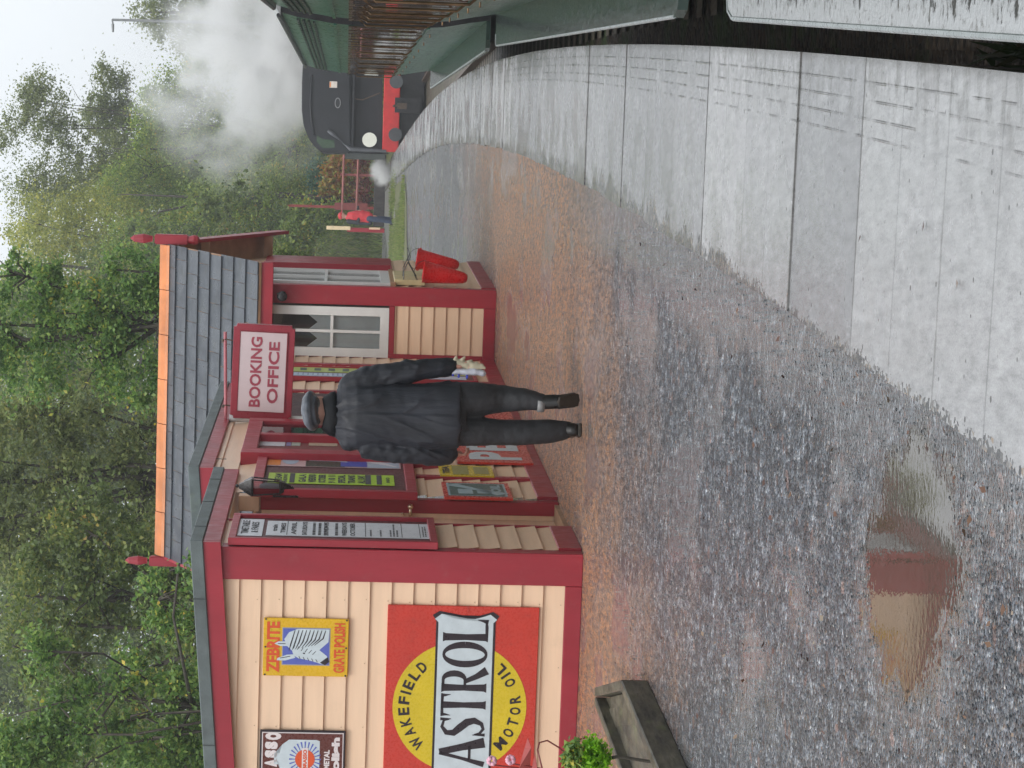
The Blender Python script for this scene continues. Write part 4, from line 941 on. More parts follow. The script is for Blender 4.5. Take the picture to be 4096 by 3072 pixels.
# enamel signs low on the long wall
def plate_S(label, xt, xb, yn, yf, m, xw=None, brd=None):
    xw = X2+.03 if xw is None else xw
    y0, y1, z0, z1 = pxS(xt, xb, yn, yf, xw+.012); t = thing('enamel_sign', label, 'sign', (xw, (y0+y1)/2, (z0+z1)/2), FR, group='enamel signs on the booking office')
    bm = NB(); box(bm, xw-.006, xw+.012, y0, y1, z0, z1); part('plate', bm, m, t)
    return t, y0, y1, z0, z1, xw+.014
gs, y0, y1, z0, z1, xd = plate_S('dark green and pale blue enamel sign low on the long wall under the poster case', 1772, 2040, 1990, 1930, E_RED)
bm = NB(); rectp(bm, y0+.05, y1-.05, z0+.03, z1-.03, xd, 'S'); part('border', bm, E_LBL, gs)
bm = NB(); rectp(bm, y0+.07, y1-.07, z0+.045, z1-.045, xd+.001, 'S'); part('panel', bm, E_GRN, gs)
bm = NB(); stroke(bm, [(y1-.12, z1-.06), ((y0+y1)/2, (z0+z1)/2), (y0+.12, z0+.06)], [.10, .05, .12], xd+.002, 'S'); rectp(bm, y0+.12, y0+.3, z1-.2, z1-.1, xd+.002, 'S'); rectp(bm, y0+.14, y0+.28, z1-.33, z1-.23, xd+.002, 'S'); add_text(bm, 'OIL', y1-.25, z0+.10, .28, .07, xd+.002, 'S', bold=.05); part('picture', bm, E_LBL, gs)
ys_, y0, y1, z0, z1, xd = plate_S('small yellow enamel sign with olive panels on the long wall beside the red one', 1758, 1970, 1902, 1862, E_YEL)
OLV = flat('olive_enamel', (.30, .28, .08)); bm = NB(); ZH = z1-z0; rectp(bm, y0+.07, y1-.07, z0+.08*ZH, z0+.36*ZH, xd, 'S'); rectp(bm, y0+.04, y1-.04, z0+.46*ZH, z0+.76*ZH, xd, 'S'); part('panel', bm, OLV, ys_)
bm = NB(); add_text(bm, 'TEA', (y0+y1)/2, z1-.12*ZH, (y1-y0)*.7, .05, xd+.001, 'S', bold=.05); part('lettering', bm, E_BLK, ys_)
rs_, y0, y1, z0, z1, xd = plate_S('long red enamel sign with big white letters low behind the walking man', 1790, 2062, 1848, 1535, E_RED)
bm = NB(); ZH = z1-z0; n = 10; ww = (y1-y0-.16)/n
for i, c in enumerate('PEARS SOAP'):
    if c == ' ': continue
    add_text(bm, c, y0+.08+ww*(i+.5), (z0+z1)/2-.01, ww*.86, ZH*.70, xd, 'S', bold=.04)
part('lettering', bm, E_WHT, rs_)
# cream wall lantern lamp: black coach lantern
xl0 = X2+.085
def LZ(px): return Sp(px, 1945, xl0)[1]
ly = Sp(1050, 1946, xl0)[0]
lan = thing('wall_lantern', 'black glazed coach lantern fixed to the long wall above the maroon post', 'lamp', (xl0, ly, LZ(1130)), FR)
def frus(bm, z0, r0, z1, r1, seg=4, rot=math.pi/4):
    A = [bm.verts.new((xl0+r0*math.cos(rot+k*2*math.pi/seg), ly+r0*math.sin(rot+k*2*math.pi/seg), z0)) for k in range(seg)]
    B = [bm.verts.new((xl0+r1*math.cos(rot+k*2*math.pi/seg), ly+r1*math.sin(rot+k*2*math.pi/seg), z1)) for k in range(seg)]
    for k in range(seg): bm.faces.new((A[k], A[(k+1) % seg], B[(k+1) % seg], B[k]))
    bm.faces.new(A[::-1]); bm.faces.new(B)
zA, zB, zC_, zD, zE_, zF = LZ(1165), LZ(1123), LZ(1014), LZ(975), LZ(955), LZ(948)
bm = NB(); frus(bm, zA, .015, zB, .058); part('base', bm, IRON, lan)
bm = NB(); frus(bm, zB+.001, .054, zC_, .072); 
for f in list(bm.faces)[-2:]: bm.faces.remove(f)
part('pane', bm, glass_mat('lantern_glass'), lan)
bm = NB()
for kx, ky in ((1, 1), (1, -1), (-1, 1), (-1, -1)): tube(bm, [(xl0+kx*.039, ly+ky*.039, zB), (xl0+kx*.052, ly+ky*.052, zC_)], .005, 6)
box(bm, xl0-.056, xl0+.056, ly-.056, ly+.056, zC_, zC_+.012); box(bm, xl0-.042, xl0+.042, ly-.042, ly+.042, zB-.004, zB+.008); part('cage', bm, IRON, lan)
bm = NB(); frus(bm, zC_+.0125, .082, zD, .046); frus(bm, zD, .04, zE_, .02); ball(bm, (xl0, ly, zF), .012, 2); part('cap', bm, IRON, lan)
bm = NB(); lathe(bm, [(.02, zB+.01), (.028, zB+.05), (.03, zB+.10), (.015, zB+.14)], 12, Matrix.Translation((xl0, ly, 0))); part('bulb', bm, E_GRY, lan)
bm = NB(); tube(bm, [(X2+.02, ly, zA+.04), (X2+.06, ly, zA-.03), (xl0, ly, zA)], .012, 8); box(bm, X2+.021, X2+.035, ly-.04, ly+.04, zA-.05, zA+.12); part('bracket', bm, IRON, lan)
# booking office hanging sign: swings from a rod across the view
yB = Sp(1050, 1692, X2+.02)[0]
def FB(x, y): return Fp(x, y, yB)
bo = thing('hanging_sign', 'double-framed pale sign reading BOOKING OFFICE hung from a rod out over the platform', 'sign', (X2+.4, yB, 2.2), FR)
c0, c1, c2, c3 = FB(921, 1668), FB(938, 1290), FB(1180, 1306), FB(1165, 1681)   # TL TR BR BL
tilt = math.atan2(c1[1]-c0[1], c1[0]-c0[0]); ctr = ((c0[0]+c2[0]+c1[0]+c3[0])/4, (c0[1]+c1[1]+c2[1]+c3[1])/4)
wB = math.hypot(c1[0]-c0[0], c1[1]-c0[1]); hB = math.hypot(c3[0]-c0[0], c3[1]-c0[1])
MB_ = Matrix.Translation((ctr[0], yB, ctr[1])) @ Matrix.Rotation(-tilt, 4, 'Y')
def mpart(nm, bm, m, par, M):
    bmesh.ops.transform(bm, matrix=M, verts=bm.verts[:]); return part(nm, bm, m, par)
bm = NB(); fw = .062; hw, hh = wB/2, hB/2
t = bmesh.new(); box(t, -hw, hw, -.03, .03, -hh, hh); bmesh.ops.bevel(t, geom=[e for e in t.edges if abs(e.verts[0].co.y-e.verts[1].co.y) > .01], offset=.025, segments=3, affect='EDGES'); bevel(t, .003); me = bpy.data.meshes.new('t'); t.to_mesh(me); t.free(); bm.from_mesh(me)
fr_ = mpart('frame', bm, simple('rose_maroon_paint', (.30, .028, .045), .35, .1, 5), bo, MB_)
BOP = simple('pale_pink_panel', (.64, .52, .53), .4, .05, 3)
bm = NB(); box(bm, -hw+fw, hw-fw, -.0335, -.0305, -hh+fw, hh-fw*.9); mpart('panel', bm, BOP, bo, MB_)
bm = NB(); box(bm, -hw+fw-.008, -hw+fw-.001, -.037, -.03, -hh+fw, hh-fw); box(bm, hw-fw+.001, hw-fw+.008, -.037, -.03, -hh+fw, hh-fw); box(bm, -hw+fw-.008, hw-fw+.008, -.0372, -.03, -hh+fw-.008, -hh+fw-.001); box(bm, -hw+fw-.008, hw-fw+.008, -.0372, -.03, hh-fw*.9+.001, hh-fw*.9+.008); mpart('bead', bm, simple('rose_maroon_bead', (.24, .02, .035), .35), bo, MB_)
iw, ih = wB-2*fw, hB-1.9*fw
for bold, m, dd in ((.0, flat('rose_lettering', (.36, .06, .09)), .036),):
    bm = NB(); add_text(bm, 'BOOKING', -.0, .115*hB, iw*.885, ih*.245, -dd, bold=.028); add_text(bm, 'OFFICE', .0, -.235*hB+.03, iw*.78, ih*.235, -dd, bold=.028); mpart('lettering', bm, m, bo, MB_)
r0, r1 = FB(903, 1694), FB(901, 1327)
bm = NB(); tube(bm, [(X2+.0, yB, r0[1]), (r1[0], yB, r1[1])], .013, 10); tube(bm, [(X2, yB, r0[1]-.30), ((r0[0]+r1[0])/2-.06, yB, r0[1]-.01)], .008, 8) if False else None; part('rod', bm, simple('pinkish_rod_paint', (.42, .12, .14), .4), bo)
for yy in (1362, 1625):
    a, b2 = FB(901, yy), FB(930, yy); bm = NB(); tube(bm, [(a[0], yB, a[1]+.02), (a[0]+.012, yB-.01, a[1]), (b2[0], yB, b2[1]-.006)], .006, 6); ball(bm, (a[0], yB, a[1]+.016), .014, 1); part('hook', bm, STEEL, bo)

# ================================================================== FIRE BUCKETS, RACK
rk = thing('bucket_rack', 'cream rack board with iron hooks on the side wall of the slate-roofed block', 'rack', (xCr, yC+.4, .9), FR)
y0, y1, z0, z1 = pxS(1575, 1698, 1150, 1108, xCr+.07)
y0 = yC+.16; y1 = yC+1.15
bm = NB(); bbox(bm, xCr+.02, xCr+.075, y0, y1, Fp(1698, 1140, yC+.3)[1], Fp(1576, 1140, yC+.3)[1]); part('board', bm, simple('cream_rack_paint', (.62, .52, .28), .45), rk)
zr_ = (Fp(1698, 1140, yC+.3)[1]+Fp(1576, 1140, yC+.3)[1])/2
for dy in (.18, .55):
    bm = NB(); tube(bm, [(xCr+.07, yC+dy, zr_+.06), (xCr+.16, yC+dy, zr_+.06), (xCr+.30, yC+dy, zr_-.0), (xCr+.36, yC+dy, zr_+.02)], .005, 6); tube(bm, [(xCr+.07, yC+dy, zr_-.08), (xCr+.24, yC+dy, zr_+.02)], .004, 6); part('hook', bm, IRON, rk)
def bucket(px_top, px_bot, yl_, yr_, yd, label):
    zt, zb_ = Fp(px_top, (yl_+yr_)/2, yd)[1], Fp(px_bot, (yl_+yr_)/2, yd)[1]; xa, xb = Fp(px_top, yl_, yd)[0], Fp(px_top, yr_, yd)[0]; xc = (xa+xb)/2; r = abs(xb-xa)/2
    t = thing('fire_bucket', label, 'bucket', (xc, yd, zb_), FR, group='red fire buckets hung on the rack')
    M = Matrix.Translation((xc, yd, 0)) @ Matrix.Translation((0, 0, zt)) @ Matrix.Rotation(R_(7), 4, 'Y') @ Matrix.Translation((0, 0, -zt)); H = zt-zb_
    bm = NB(); lathe(bm, [(r*.10, zb_), (r*.34, zb_+H*.015), (r*.50, zb_+H*.10), (r*.58, zb_+H*.22), (r*.84, zb_+H*.70), (r, zt), (r*1.03, zt+.004), (r*.97, zt+.004), (r*.90, zt-.03), (r*.7, zb_+H*.5), (r*.2, zb_+H*.3)], 26, M); part('body', bm, REDP, t, smooth=True)
    bm = NB(); pts = [M @ Vector((r*1.0*math.cos(a), -.0, zt-.01+ r*1.0*math.sin(a)*.9)) for a in [math.pi*i/12 for i in range(13)]]; tube(bm, pts, .003, 6); part('handle', bm, IRON, t, smooth=True)
    bm = NB()
    for sx in (-1, 1): c = M @ Vector((sx*r*.98, 0, zt-.02)); ball(bm, c, (.012, .016, .018), 1)
    part('handle_lugs', bm, REDP, t); return t
bucket(1694, 1872, 1133, 1042, yC+.20, 'nearer red fire bucket with pointed bottom hanging below the cream rack')
bucket(1668, 1838, 1078, 993, yC+.62, 'farther red fire bucket half hidden behind the nearer one')

# ================================================================== PLANTER AND FLOWERS AT THE EDGE
WOODD = simple('rotten_dark_timber', (.085, .075, .05), .45, .55, 9, mapping=(1, .4, 2), bmp=1, bscale=22, dirt=((.10, .13, .035), 7, .9))
tb = thing('planter', 'long weathered timber planter lying on the gravel in front of the near wall', 'planter', G(2560, 2900))
TZ = .13
def TP(x, y, z): p = G(x, y, z); return p
rA, rB = TP(2378, 2787, TZ), TP(2500, 3085, TZ); oA, oB = TP(2482, 2762, TZ), TP(2600, 3085, TZ)
dirL = ((rB-rA)+(oB-oA)).normalized(); dirW = Vector((dirL.y, -dirL.x, 0)); 
if dirW.x > 0: dirW = dirW
cA = oA; wid_ = (oA-rA).length
def plank(bm, a, b, th, z0, z1):
    t = (b-a); t.z = 0; t.normalize(); n = Vector((t.y, -t.x, 0))*th
    vs_ = [bm.verts.new((p.x, p.y, z)) for z in (z0, z1) for p in (a, b, b+n, a+n)]
    for f in ((3,2,1,0),(4,5,6,7),(0,1,5,4),(1,2,6,5),(2,3,7,6),(3,0,4,7)): bm.faces.new([vs_[i] for i in f])
e1, e2 = oA + dirL*3.2, rA + dirL*3.2
for a, b2, th, nm in ((oA, e1, -.05, 'side_board'), (rA, e2, .04, 'side_board'), (rA, oA, -.05, 'end_board')):
    bm = NB(); plank(bm, a, b2, th, 0, TZ); bevel(bm, .006); part(nm, bm, WOODD, tb)
bm = NB()
for i in range(30):
    a = rA + dirL*(.02+i*.105); b2 = oA + dirL*(.02+i*.105); zz = .075+random.uniform(-.01, .012); plank(bm, a, b2, .096, zz-.02, zz)
part('slats', bm, WOODD, tb)
bm = NB(); plank(bm, rA-Vector((.10, .0, 0)), e2-Vector((.10, 0, 0)), .085, 0, .06); part('kerb_board', bm, simple('tan_kerb_board', (.30, .20, .11), .5, .2, 8), tb)

# ================================================================== LEAF CLUSTERS
def leaves_mesh(name, centers, sizes, mat, seed=0, aspect=.6, up=.25):
    """many small bent leaf faces: centers (n,3), sizes (n)"""
    r = np.random.default_rng(seed); n = len(centers)
    nrm = r.normal(size=(n, 3)); nrm[:, 2] = np.abs(nrm[:, 2])*1.0+up; nrm /= np.linalg.norm(nrm, axis=1)[:, None]
    t = r.normal(size=(n, 3)); t -= (t*nrm).sum(1)[:, None]*nrm; t /= np.linalg.norm(t, axis=1)[:, None]; b = np.cross(nrm, t)
    s = sizes[:, None]; c = centers
    P = np.stack([c-t*s, c+b*s*aspect-nrm*s*.15, c+t*s, c-b*s*aspect-nrm*s*.15], 1).reshape(-1, 3)
    me = bpy.data.meshes.new(name); me.vertices.add(n*4); me.vertices.foreach_set('co', P.astype(np.float32).ravel())
    me.loops.add(n*4); me.loops.foreach_set('vertex_index', np.arange(n*4, dtype=np.int32)); me.polygons.add(n); me.polygons.foreach_set('loop_start', np.arange(0, n*4, 4, dtype=np.int32))
    try: me.polygons.foreach_set('loop_total', np.full(n, 4, dtype=np.int32))
    except Exception: pass
    me.update(calc_edges=True); me.materials.append(mat); return me
def crown_pts(clumps, n, seed, twiggy=.5, fill=.35):
    """clumps: (x,y,z,rx,ry,rz); leaves on sub-tufts near the clump surfaces so gaps stay open"""
    r = np.random.default_rng(seed); cl = np.array(clumps, float); wt = cl[:, 3]*cl[:, 4]+cl[:, 3]*cl[:, 5]; wt /= wt.sum(); nt = max(8, n//(34 if n < 15000 else 75))
    ci = r.choice(len(cl), nt, p=wt); u = r.normal(size=(nt, 3)); u /= np.linalg.norm(u, axis=1)[:, None]; rad = (fill+(1-fill)*r.random(nt)**.45)[:, None]
    tc_ = cl[ci, :3]+u*rad*cl[ci, 3:]
    tr = r.uniform(.25, 1.0, nt)*twiggy
    k = r.integers(0, nt, n); off = r.normal(size=(n, 3)); off *= (np.abs(r.normal(size=(n, 1)))**.5*.42)*tr[k][:, None]; off[:, 2] *= .7
    return tc_[k]+off
def tree(name, label, cat, base, clumps, n, leaf, mat, seed, trunk_r=.14, group=None, twiggy=.5, trunk=True, fill=.35, up=.25, limb=0, aspect=.6):
    t = thing(name, label, cat, base, group=group)
    cl = [(base[0]+c[0], base[1]+c[1], base[2]+c[2], *c[3:]) for c in clumps]
    pts = crown_pts(cl, n, seed, twiggy, fill); r = np.random.default_rng(seed+5)
    part('crown', None, None, t, me=leaves_mesh('crown', pts, r.uniform(.6, 1.25, len(pts))*leaf, mat, seed, up=up, aspect=aspect))
    if trunk:
        bm = NB(); rr = random.Random(seed); top = max(c[2]+c[5]*.6 for c in clumps); lean = rr.uniform(-.3, .3)
        tp = [Vector((base[0]+lean*k*k*.8+rr.uniform(-.08, .08)*k*4, base[1]+rr.uniform(-.1, .1), base[2]+top*k)) for k in (0, .2, .4, .6, .8, 1)]
        tube(bm, tp, [trunk_r, trunk_r*.85, trunk_r*.7, trunk_r*.5, trunk_r*.3, trunk_r*.1], 8); part('trunk', bm, BARK, t, smooth=True)
        bm = NB()
        for c in cl:
            s = tp[rr.choice((1, 2, 3))]; e = Vector(c[:3])+Vector((rr.uniform(-.5, .5)*c[3], rr.uniform(-.5, .5)*c[4], c[5]*.5)); m = s.lerp(e, .5)+Vector((rr.uniform(-.3, .3), rr.uniform(-.3, .3), rr.uniform(.0, .5)))
            tube(bm, [s, m, e], [trunk_r*.45, trunk_r*.28, .015], 6)
            for q in range(3+limb):
                a = m.lerp(e, rr.random()); d_ = Vector((rr.uniform(-1, 1)*c[3], rr.uniform(-1, 1)*c[4], rr.uniform(-.3, 1)*c[5]))*.9; tube(bm, [a, a+d_*.5+Vector((0, 0, .1)), a+d_], [trunk_r*.16, .015, .007], 5)
        lb = part('branches', bm, BARK, t, smooth=True)
    return t
def WX(u_y, d): return (PH/2-u_y)/FPX*d       # image y (photo) -> world x at distance d (rough)
def WZ(x, y, d): return D(x, y, d).z
def px_clump(x, y, d, rpx, rpy=None, ry=None):
    """clump at photo pixel (x,y), distance d, vertical radius rpx, horizontal rpy in pixels"""
    p = D(x, y, d); rpy = rpy or rpx; s = d/FPX; return (p.x, p.y, p.z, rpy*s, (ry or (rpx+rpy)/2*s*.8), rpx*s)
def px_tree(name, label, cat, d, base_px_y, clist, n, leaf, mat, seed, base_z=0.0, **kw):
    bx = WX(base_px_y, d)
    if d > 95: base_z = bank_h(bx, d)-.1
    cl = []
    for c in clist:
        q = px_clump(c[0], c[1], d+(c[4] if len(c) > 4 else 0), c[2], c[3]); cl.append((q[0]-bx, q[1]-d, q[2]-base_z, *q[3:]))
    return tree(name, label, cat, (bx, d, base_z), cl, n, leaf, mat, seed, **kw)

# ================================================================== VEGETATION
TG = 'trees and shrubs behind the station buildings'
px_tree('hedge_shrub', 'nearest leafy bramble and hazel thicket with large leaves behind the near hut roof', 'shrub', 27.5, 2850,
        [(120, 3040, 170, 190), (330, 2900, 190, 170), (600, 3000, 200, 150), (760, 2760, 130, 110), (520, 2700, 110, 90), (700, 2480, 110, 90), (150, 2620, 120, 90), (850, 2950, 130, 150), (900, 2650, 120, 120), (640, 2330, 90, 60), (900, 2330, 120, 80), (745, 2275, 60, 45, -2.6), (800, 2240, 40, 35, -3.0)], 26000, .032, LF_NEAR, 11, trunk_r=.05, group=TG, twiggy=.32, limb=2)
px_tree('dark_tree', 'dark green tree with shaded hollows between the near thicket and the roof', 'tree', 33, 2450,
        [(200, 2450, 260, 260), (520, 2300, 240, 220), (800, 2500, 250, 260), (300, 2900, 300, 240), (700, 2900, 300, 250), (900, 2200, 200, 150), (380, 2100, 190, 150)], 34000, .038, LF_DARK, 12, trunk_r=.12, group=TG, twiggy=.45)
px_tree('olive_tree', 'grey-green tree rising behind the left half of the slate roof', 'tree', 37, 1900,
        [(100, 2150, 210, 230), (380, 1950, 240, 230), (620, 1750, 150, 160), (90, 1780, 210, 200), (650, 2120, 160, 140), (330, 1600, 190, 150), (860, 1900, 200, 300), (-120, 2000, 160, 300)], 36000, .038, LF_OLIVE, 13, trunk_r=.14, group=TG, twiggy=.45, limb=2)
px_tree('hazel_tree', 'bright green tree with bare pale limbs above the right end of the slate roof', 'tree', 35, 1350,
        [(140, 1450, 170, 150), (330, 1250, 170, 150), (520, 1120, 130, 120), (120, 1150, 160, 140), (520, 1480, 140, 150), (420, 1330, 150, 130), (680, 1200, 130, 160), (860, 1200, 200, 190), (760, 1500, 140, 160), (-80, 1350, 140, 200)], 34000, .036, LF_NEAR, 14, trunk_r=.10, group=TG, twiggy=.40, limb=3)
px_tree('yellowing_tree', 'yellow-green tree against the sky above the finial', 'tree', 104, 1150,
        [(60, 1600, 130, 260), (200, 1450, 160, 160), (-60, 1900, 150, 300), (260, 1120, 190, 170), (180, 900, 170, 140), (420, 900, 190, 160), (60, 1250, 90, 120), (330, 1400, 200, 200), (620, 960, 170, 130), (520, 1120, 150, 170)], 60000, .062, LF_YEL, 15, trunk_r=.16, group=TG, twiggy=1.15, limb=2)
px_tree('ash_tree', 'tall thin-crowned tree whose airy top stands against the sky at the far left', 'tree', 112, 560,
        [(130, 370, 95, 85), (190, 440, 110, 120), (60, 520, 70, 110), (250, 560, 90, 90), (330, 700, 190, 110), (140, 760, 150, 110), (450, 620, 120, 120), (600, 760, 200, 120)], 26000, .066, LF_OLIVE, 16, trunk_r=.07, group=TG, twiggy=1.3, fill=.15, limb=1)
px_tree('poplar_tree', 'pale airy tree with a narrow double top half veiled by steam', 'tree', 116, 640,
        [(430, 300, 60, 55), (470, 380, 80, 85), (400, 470, 90, 110), (480, 500, 110, 90), (620, 620, 150, 130)], 17000, .066, LF_OLIVE, 17, trunk_r=.06, group=TG, twiggy=1.1, fill=.1, limb=2)
px_tree('sycamore_tree', 'broad loose tree in the middle of the right hand tree line', 'tree', 106, 620,
        [(700, 350, 95, 90), (640, 460, 110, 110), (780, 290, 55, 55), (820, 430, 110, 90), (900, 560, 130, 110), (700, 620, 170, 140), (560, 760, 190, 130), (860, 720, 200, 140), (1020, 640, 110, 100), (780, 880, 180, 130)], 60000, .060, LF_MID, 18, trunk_r=.15, group=TG, twiggy=1.1, fill=.2, limb=2)
px_tree('oak_tree', 'dense green tree right of the slate roof above the grassy bank', 'tree', 101, 820,
        [(900, 850, 200, 150), (1050, 960, 190, 110), (700, 1000, 200, 150), (1080, 780, 130, 110), (560, 1000, 160, 130), (1130, 1020, 100, 110), (960, 1150, 180, 160)], 56000, .062, LF_MID, 19, trunk_r=.16, group=TG, twiggy=1.0)
px_tree('far_tree', 'distant tree on the bank just left of the engine roof', 'tree', 105, 560,
        [(1120, 560, 120, 100), (1050, 700, 130, 120), (1180, 700, 130, 130), (1250, 560, 120, 120), (1130, 850, 140, 130), (1260, 850, 110, 120), (1090, 430, 60, 80)], 40000, .06, LF_MID, 20, trunk_r=.15, group=TG, twiggy=1.0, base_z=1.0)
px_tree('far_tree', 'dark rounded tree in the top corner behind the lamp column and steam', 'tree', 125, 80,
        [(640, 50, 110, 90), (760, 90, 160, 120), (900, 30, 170, 130), (1030, 120, 150, 120), (880, 180, 130, 90), (1150, 40, 160, 120), (1180, 220, 130, 150), (1200, 420, 100, 120)], 38000, .075, LF_OLIVE, 21, trunk_r=.25, group=TG, twiggy=1.1)
px_tree('dark_tree', 'dark dense tree filling the gap low behind both buildings', 'tree', 84, 1700,
        [(300, 1300, 300, 300), (600, 1700, 320, 300), (250, 2000, 330, 330), (650, 1100, 300, 230), (900, 1200, 300, 280), (150, 1700, 300, 320), (700, 2300, 320, 320), (250, 2600, 330, 330), (-60, 2500, 260, 420), (-40, 3000, 260, 300), (0, 2050, 220, 300), (950, 850, 230, 150), (700, 2900, 330, 300)], 60000, .09, LF_DARK, 22, trunk_r=.2, group=TG, twiggy=1.0)
r0_ = np.random.default_rng(99); n_ = 90000
W_pts = np.stack([r0_.uniform(-16, 3.2, n_), r0_.uniform(88, 97, n_), r0_.uniform(0, 1, n_)], 1)
top_ = 14.3 + np.sin(W_pts[:, 0]*1.1)*.6 + np.sin(W_pts[:, 0]*2.7)*.4; W_pts[:, 2] = W_pts[:, 2]*top_
me = leaves_mesh('far_wood', W_pts, r0_.uniform(.08, .16, n_), LF_MID, 98)
struct('far_wood', None, None, kind='stuff', me=me)
n_ = 52000; W_pts = np.stack([r0_.uniform(2.4, 12.0, n_), r0_.uniform(118, 126, n_), r0_.uniform(0, 1, n_)], 1); uu = W_pts[:, 0]/W_pts[:, 1]*10000+1536
tv_ = np.interp(uu, [1700, 1900, 2150, 2330, 2450, 2560, 2700], [60, 60, 110, 330, 620, 820, 980]); top_ = 1.5+(1390-tv_)*W_pts[:, 1]/10000 + np.sin(W_pts[:, 0]*3.1)*.5+np.sin(W_pts[:, 0]*7.7+W_pts[:, 1])*.35
W_pts[:, 2] = 1.5 + W_pts[:, 2]**.9*(top_-1.5)
struct('far_wood', None, None, kind='stuff', me=leaves_mesh('far_wood', W_pts, r0_.uniform(.07, .13, n_), LF_YEL, 97))
# shrubs on the bank beyond the platform end
BG = 'shrubs on the far bank'
px_tree('autumn_bush', 'bright orange and yellow autumn bush beside the engine behind the red fence', 'shrub', 101, 740, [(1345, 700, 55, 70), (1330, 760, 40, 60), (1400, 760, 60, 60), (1370, 650, 50, 50), (1440, 720, 40, 70)], 5200, .085, LF_ORANGE, 31, trunk=False, group=BG, twiggy=.8)
px_tree('blue_green_bush', 'small blue-green bush left of the orange one', 'shrub', 103, 760, [(1275, 730, 38, 50), (1310, 800, 45, 40), (1265, 690, 28, 30)], 2600, .085, LF_TEAL, 32, trunk=False, group=BG, twiggy=.7)
px_tree('bank_bush', 'dark green bush at the foot of the slate-roofed block', 'shrub', 42, 1060, [(1120, 1050, 60, 60), (1060, 1120, 70, 60), (1190, 1060, 50, 50)], 6000, .035, LF_DARK, 33, trunk=False, group=BG, twiggy=.4)
px_tree('bank_bush', 'tall green weeds on the bank behind the red fence post', 'shrub', 100, 900, [(1230, 870, 70, 60), (1330, 850, 50, 40), (1180, 960, 60, 90), (1200, 1050, 60, 60)], 6000, .09, LF_MID, 34, trunk=False, group=BG, twiggy=.9)
px_tree('bank_bush', 'low red-leaved bush under the lower red rail', 'shrub', 99.5, 690, [(1440, 650, 24, 30), (1450, 720, 22, 30), (1455, 790, 26, 34)], 1500, .07, leaf_mat('dark_red_leaves', [(0, (.10, .02, .02)), (.5, (.3, .05, .04)), (1, (.12, .16, .05))]), 35, trunk=False, group=BG, twiggy=.6)
# grass on the bank and along the verge
def tufts(name, pts, n, s, mat, seed, kind='stuff'):
    r = np.random.default_rng(seed); P = np.array(pts); k = r.integers(0, len(P), n)
    base = P[k] + r.normal(size=(n, 3))*np.array([.25, .25, 0]); a = r.uniform(0, 6.28, n); L_ = s*r.uniform(.5, 1.3, n); w_ = .035*r.uniform(.6, 1.4, n)*s/.25
    lean = r.normal(size=(n, 2))*.35*L_[:, None]
    dx, dy = np.cos(a)*w_, np.sin(a)*w_; V = np.zeros((n, 3, 3)); V[:, 0] = base+np.stack([dx, dy, 0*dx], 1); V[:, 1] = base-np.stack([dx, dy, 0*dx], 1); V[:, 2] = base+np.stack([lean[:, 0], lean[:, 1], L_], 1)
    me = bpy.data.meshes.new(name); me.vertices.add(n*3); me.vertices.foreach_set('co', V.astype(np.float32).ravel()); me.loops.add(n*3); me.loops.foreach_set('vertex_index', np.arange(n*3, dtype=np.int32)); me.polygons.add(n); me.polygons.foreach_set('loop_start', np.arange(0, n*3, 3, dtype=np.int32))
    try: me.polygons.foreach_set('loop_total', np.full(n, 3, dtype=np.int32))
    except Exception: pass
    me.update(calc_edges=True); me.materials.append(mat); return struct(name, None, None, kind=kind, me=me)
r_ = random.Random(8); pts = []
for i in range(6000):
    x, d = r_.uniform(-4, 14), r_.uniform(97, 135)
    if noise.noise(Vector((x*.25, d*.12, 5))) > -.15: pts.append((x, d, bank_h(x, d)-.05))
tufts('bank_grass', pts, 52000, .42, GRASS, 41)
pts = []
for i in range(2600):
    q = G(r_.uniform(1560, 1634), r_.uniform(740, 1240))
    if noise.noise(Vector((q.x*.9, q.y*.16, 2))) > -.08: pts.append((q.x, q.y, 0))
tufts('verge_grass', pts, 15000, .08, GRASS, 42)
# weeds in the gap between platform and track
pts = []
for i in range(160):
    d = r_.uniform(4, 9)
    if noise.noise(Vector((d*.9, 0, 7))) > .0: q = edge_pt(d, -r_.uniform(.1, .5)); pts.append((q.x, q.y, -.98))
if pts: tufts('trackside_weeds', pts, 1800, .14, leaf_mat('dull_weed_leaves', [(0, (.02, .04, .012)), (.6, (.04, .07, .02)), (1, (.07, .05, .03))]), 43)

# flowers and foliage in the corner of the picture
pl = thing('potted_plant', 'lime green and dark green bedding plant in the planter at the corner', 'plant', (D(2400, 3030, 10.9).x, 10.9, .1))
for nm, (cxp, cyp, rv, rh), n, s, m, sd in (('foliage', (2375, 3030, 62, 62), 2600, .013, LF_LIME, 51), ('foliage', (2292, 3030, 40, 60), 900, .020, LF_NEAR, 52)):
    c = px_clump(cxp, cyp, 10.9, rv, rh); r = np.random.default_rng(sd); pp_ = crown_pts([c], n, sd, .05, .4); part(nm, None, None, pl, me=leaves_mesh(nm, pp_, r.uniform(.6, 1.2, n)*s, m, sd))
bm = NB(); a, b2 = D(2380, 3040, 10.9), D(2560, 3050, 10.9); tube(bm, [a, (a+b2)/2+Vector((.02, 0, 0)), Vector((b2.x, b2.y, .06))], .008, 6); part('stem', bm, BARK, pl)
fl_ = thing('flowering_plant', 'pink flowers on red stems rising in front of the big red sign', 'plant', (D(2250, 3060, 11.2).x, 11.2, .08))
pk = flat('pink_petals', (.8, .42, .52)); rst = flat('red_stems', (.25, .03, .03)); rlf = flat('dull_red_leaves', (.40, .08, .07))
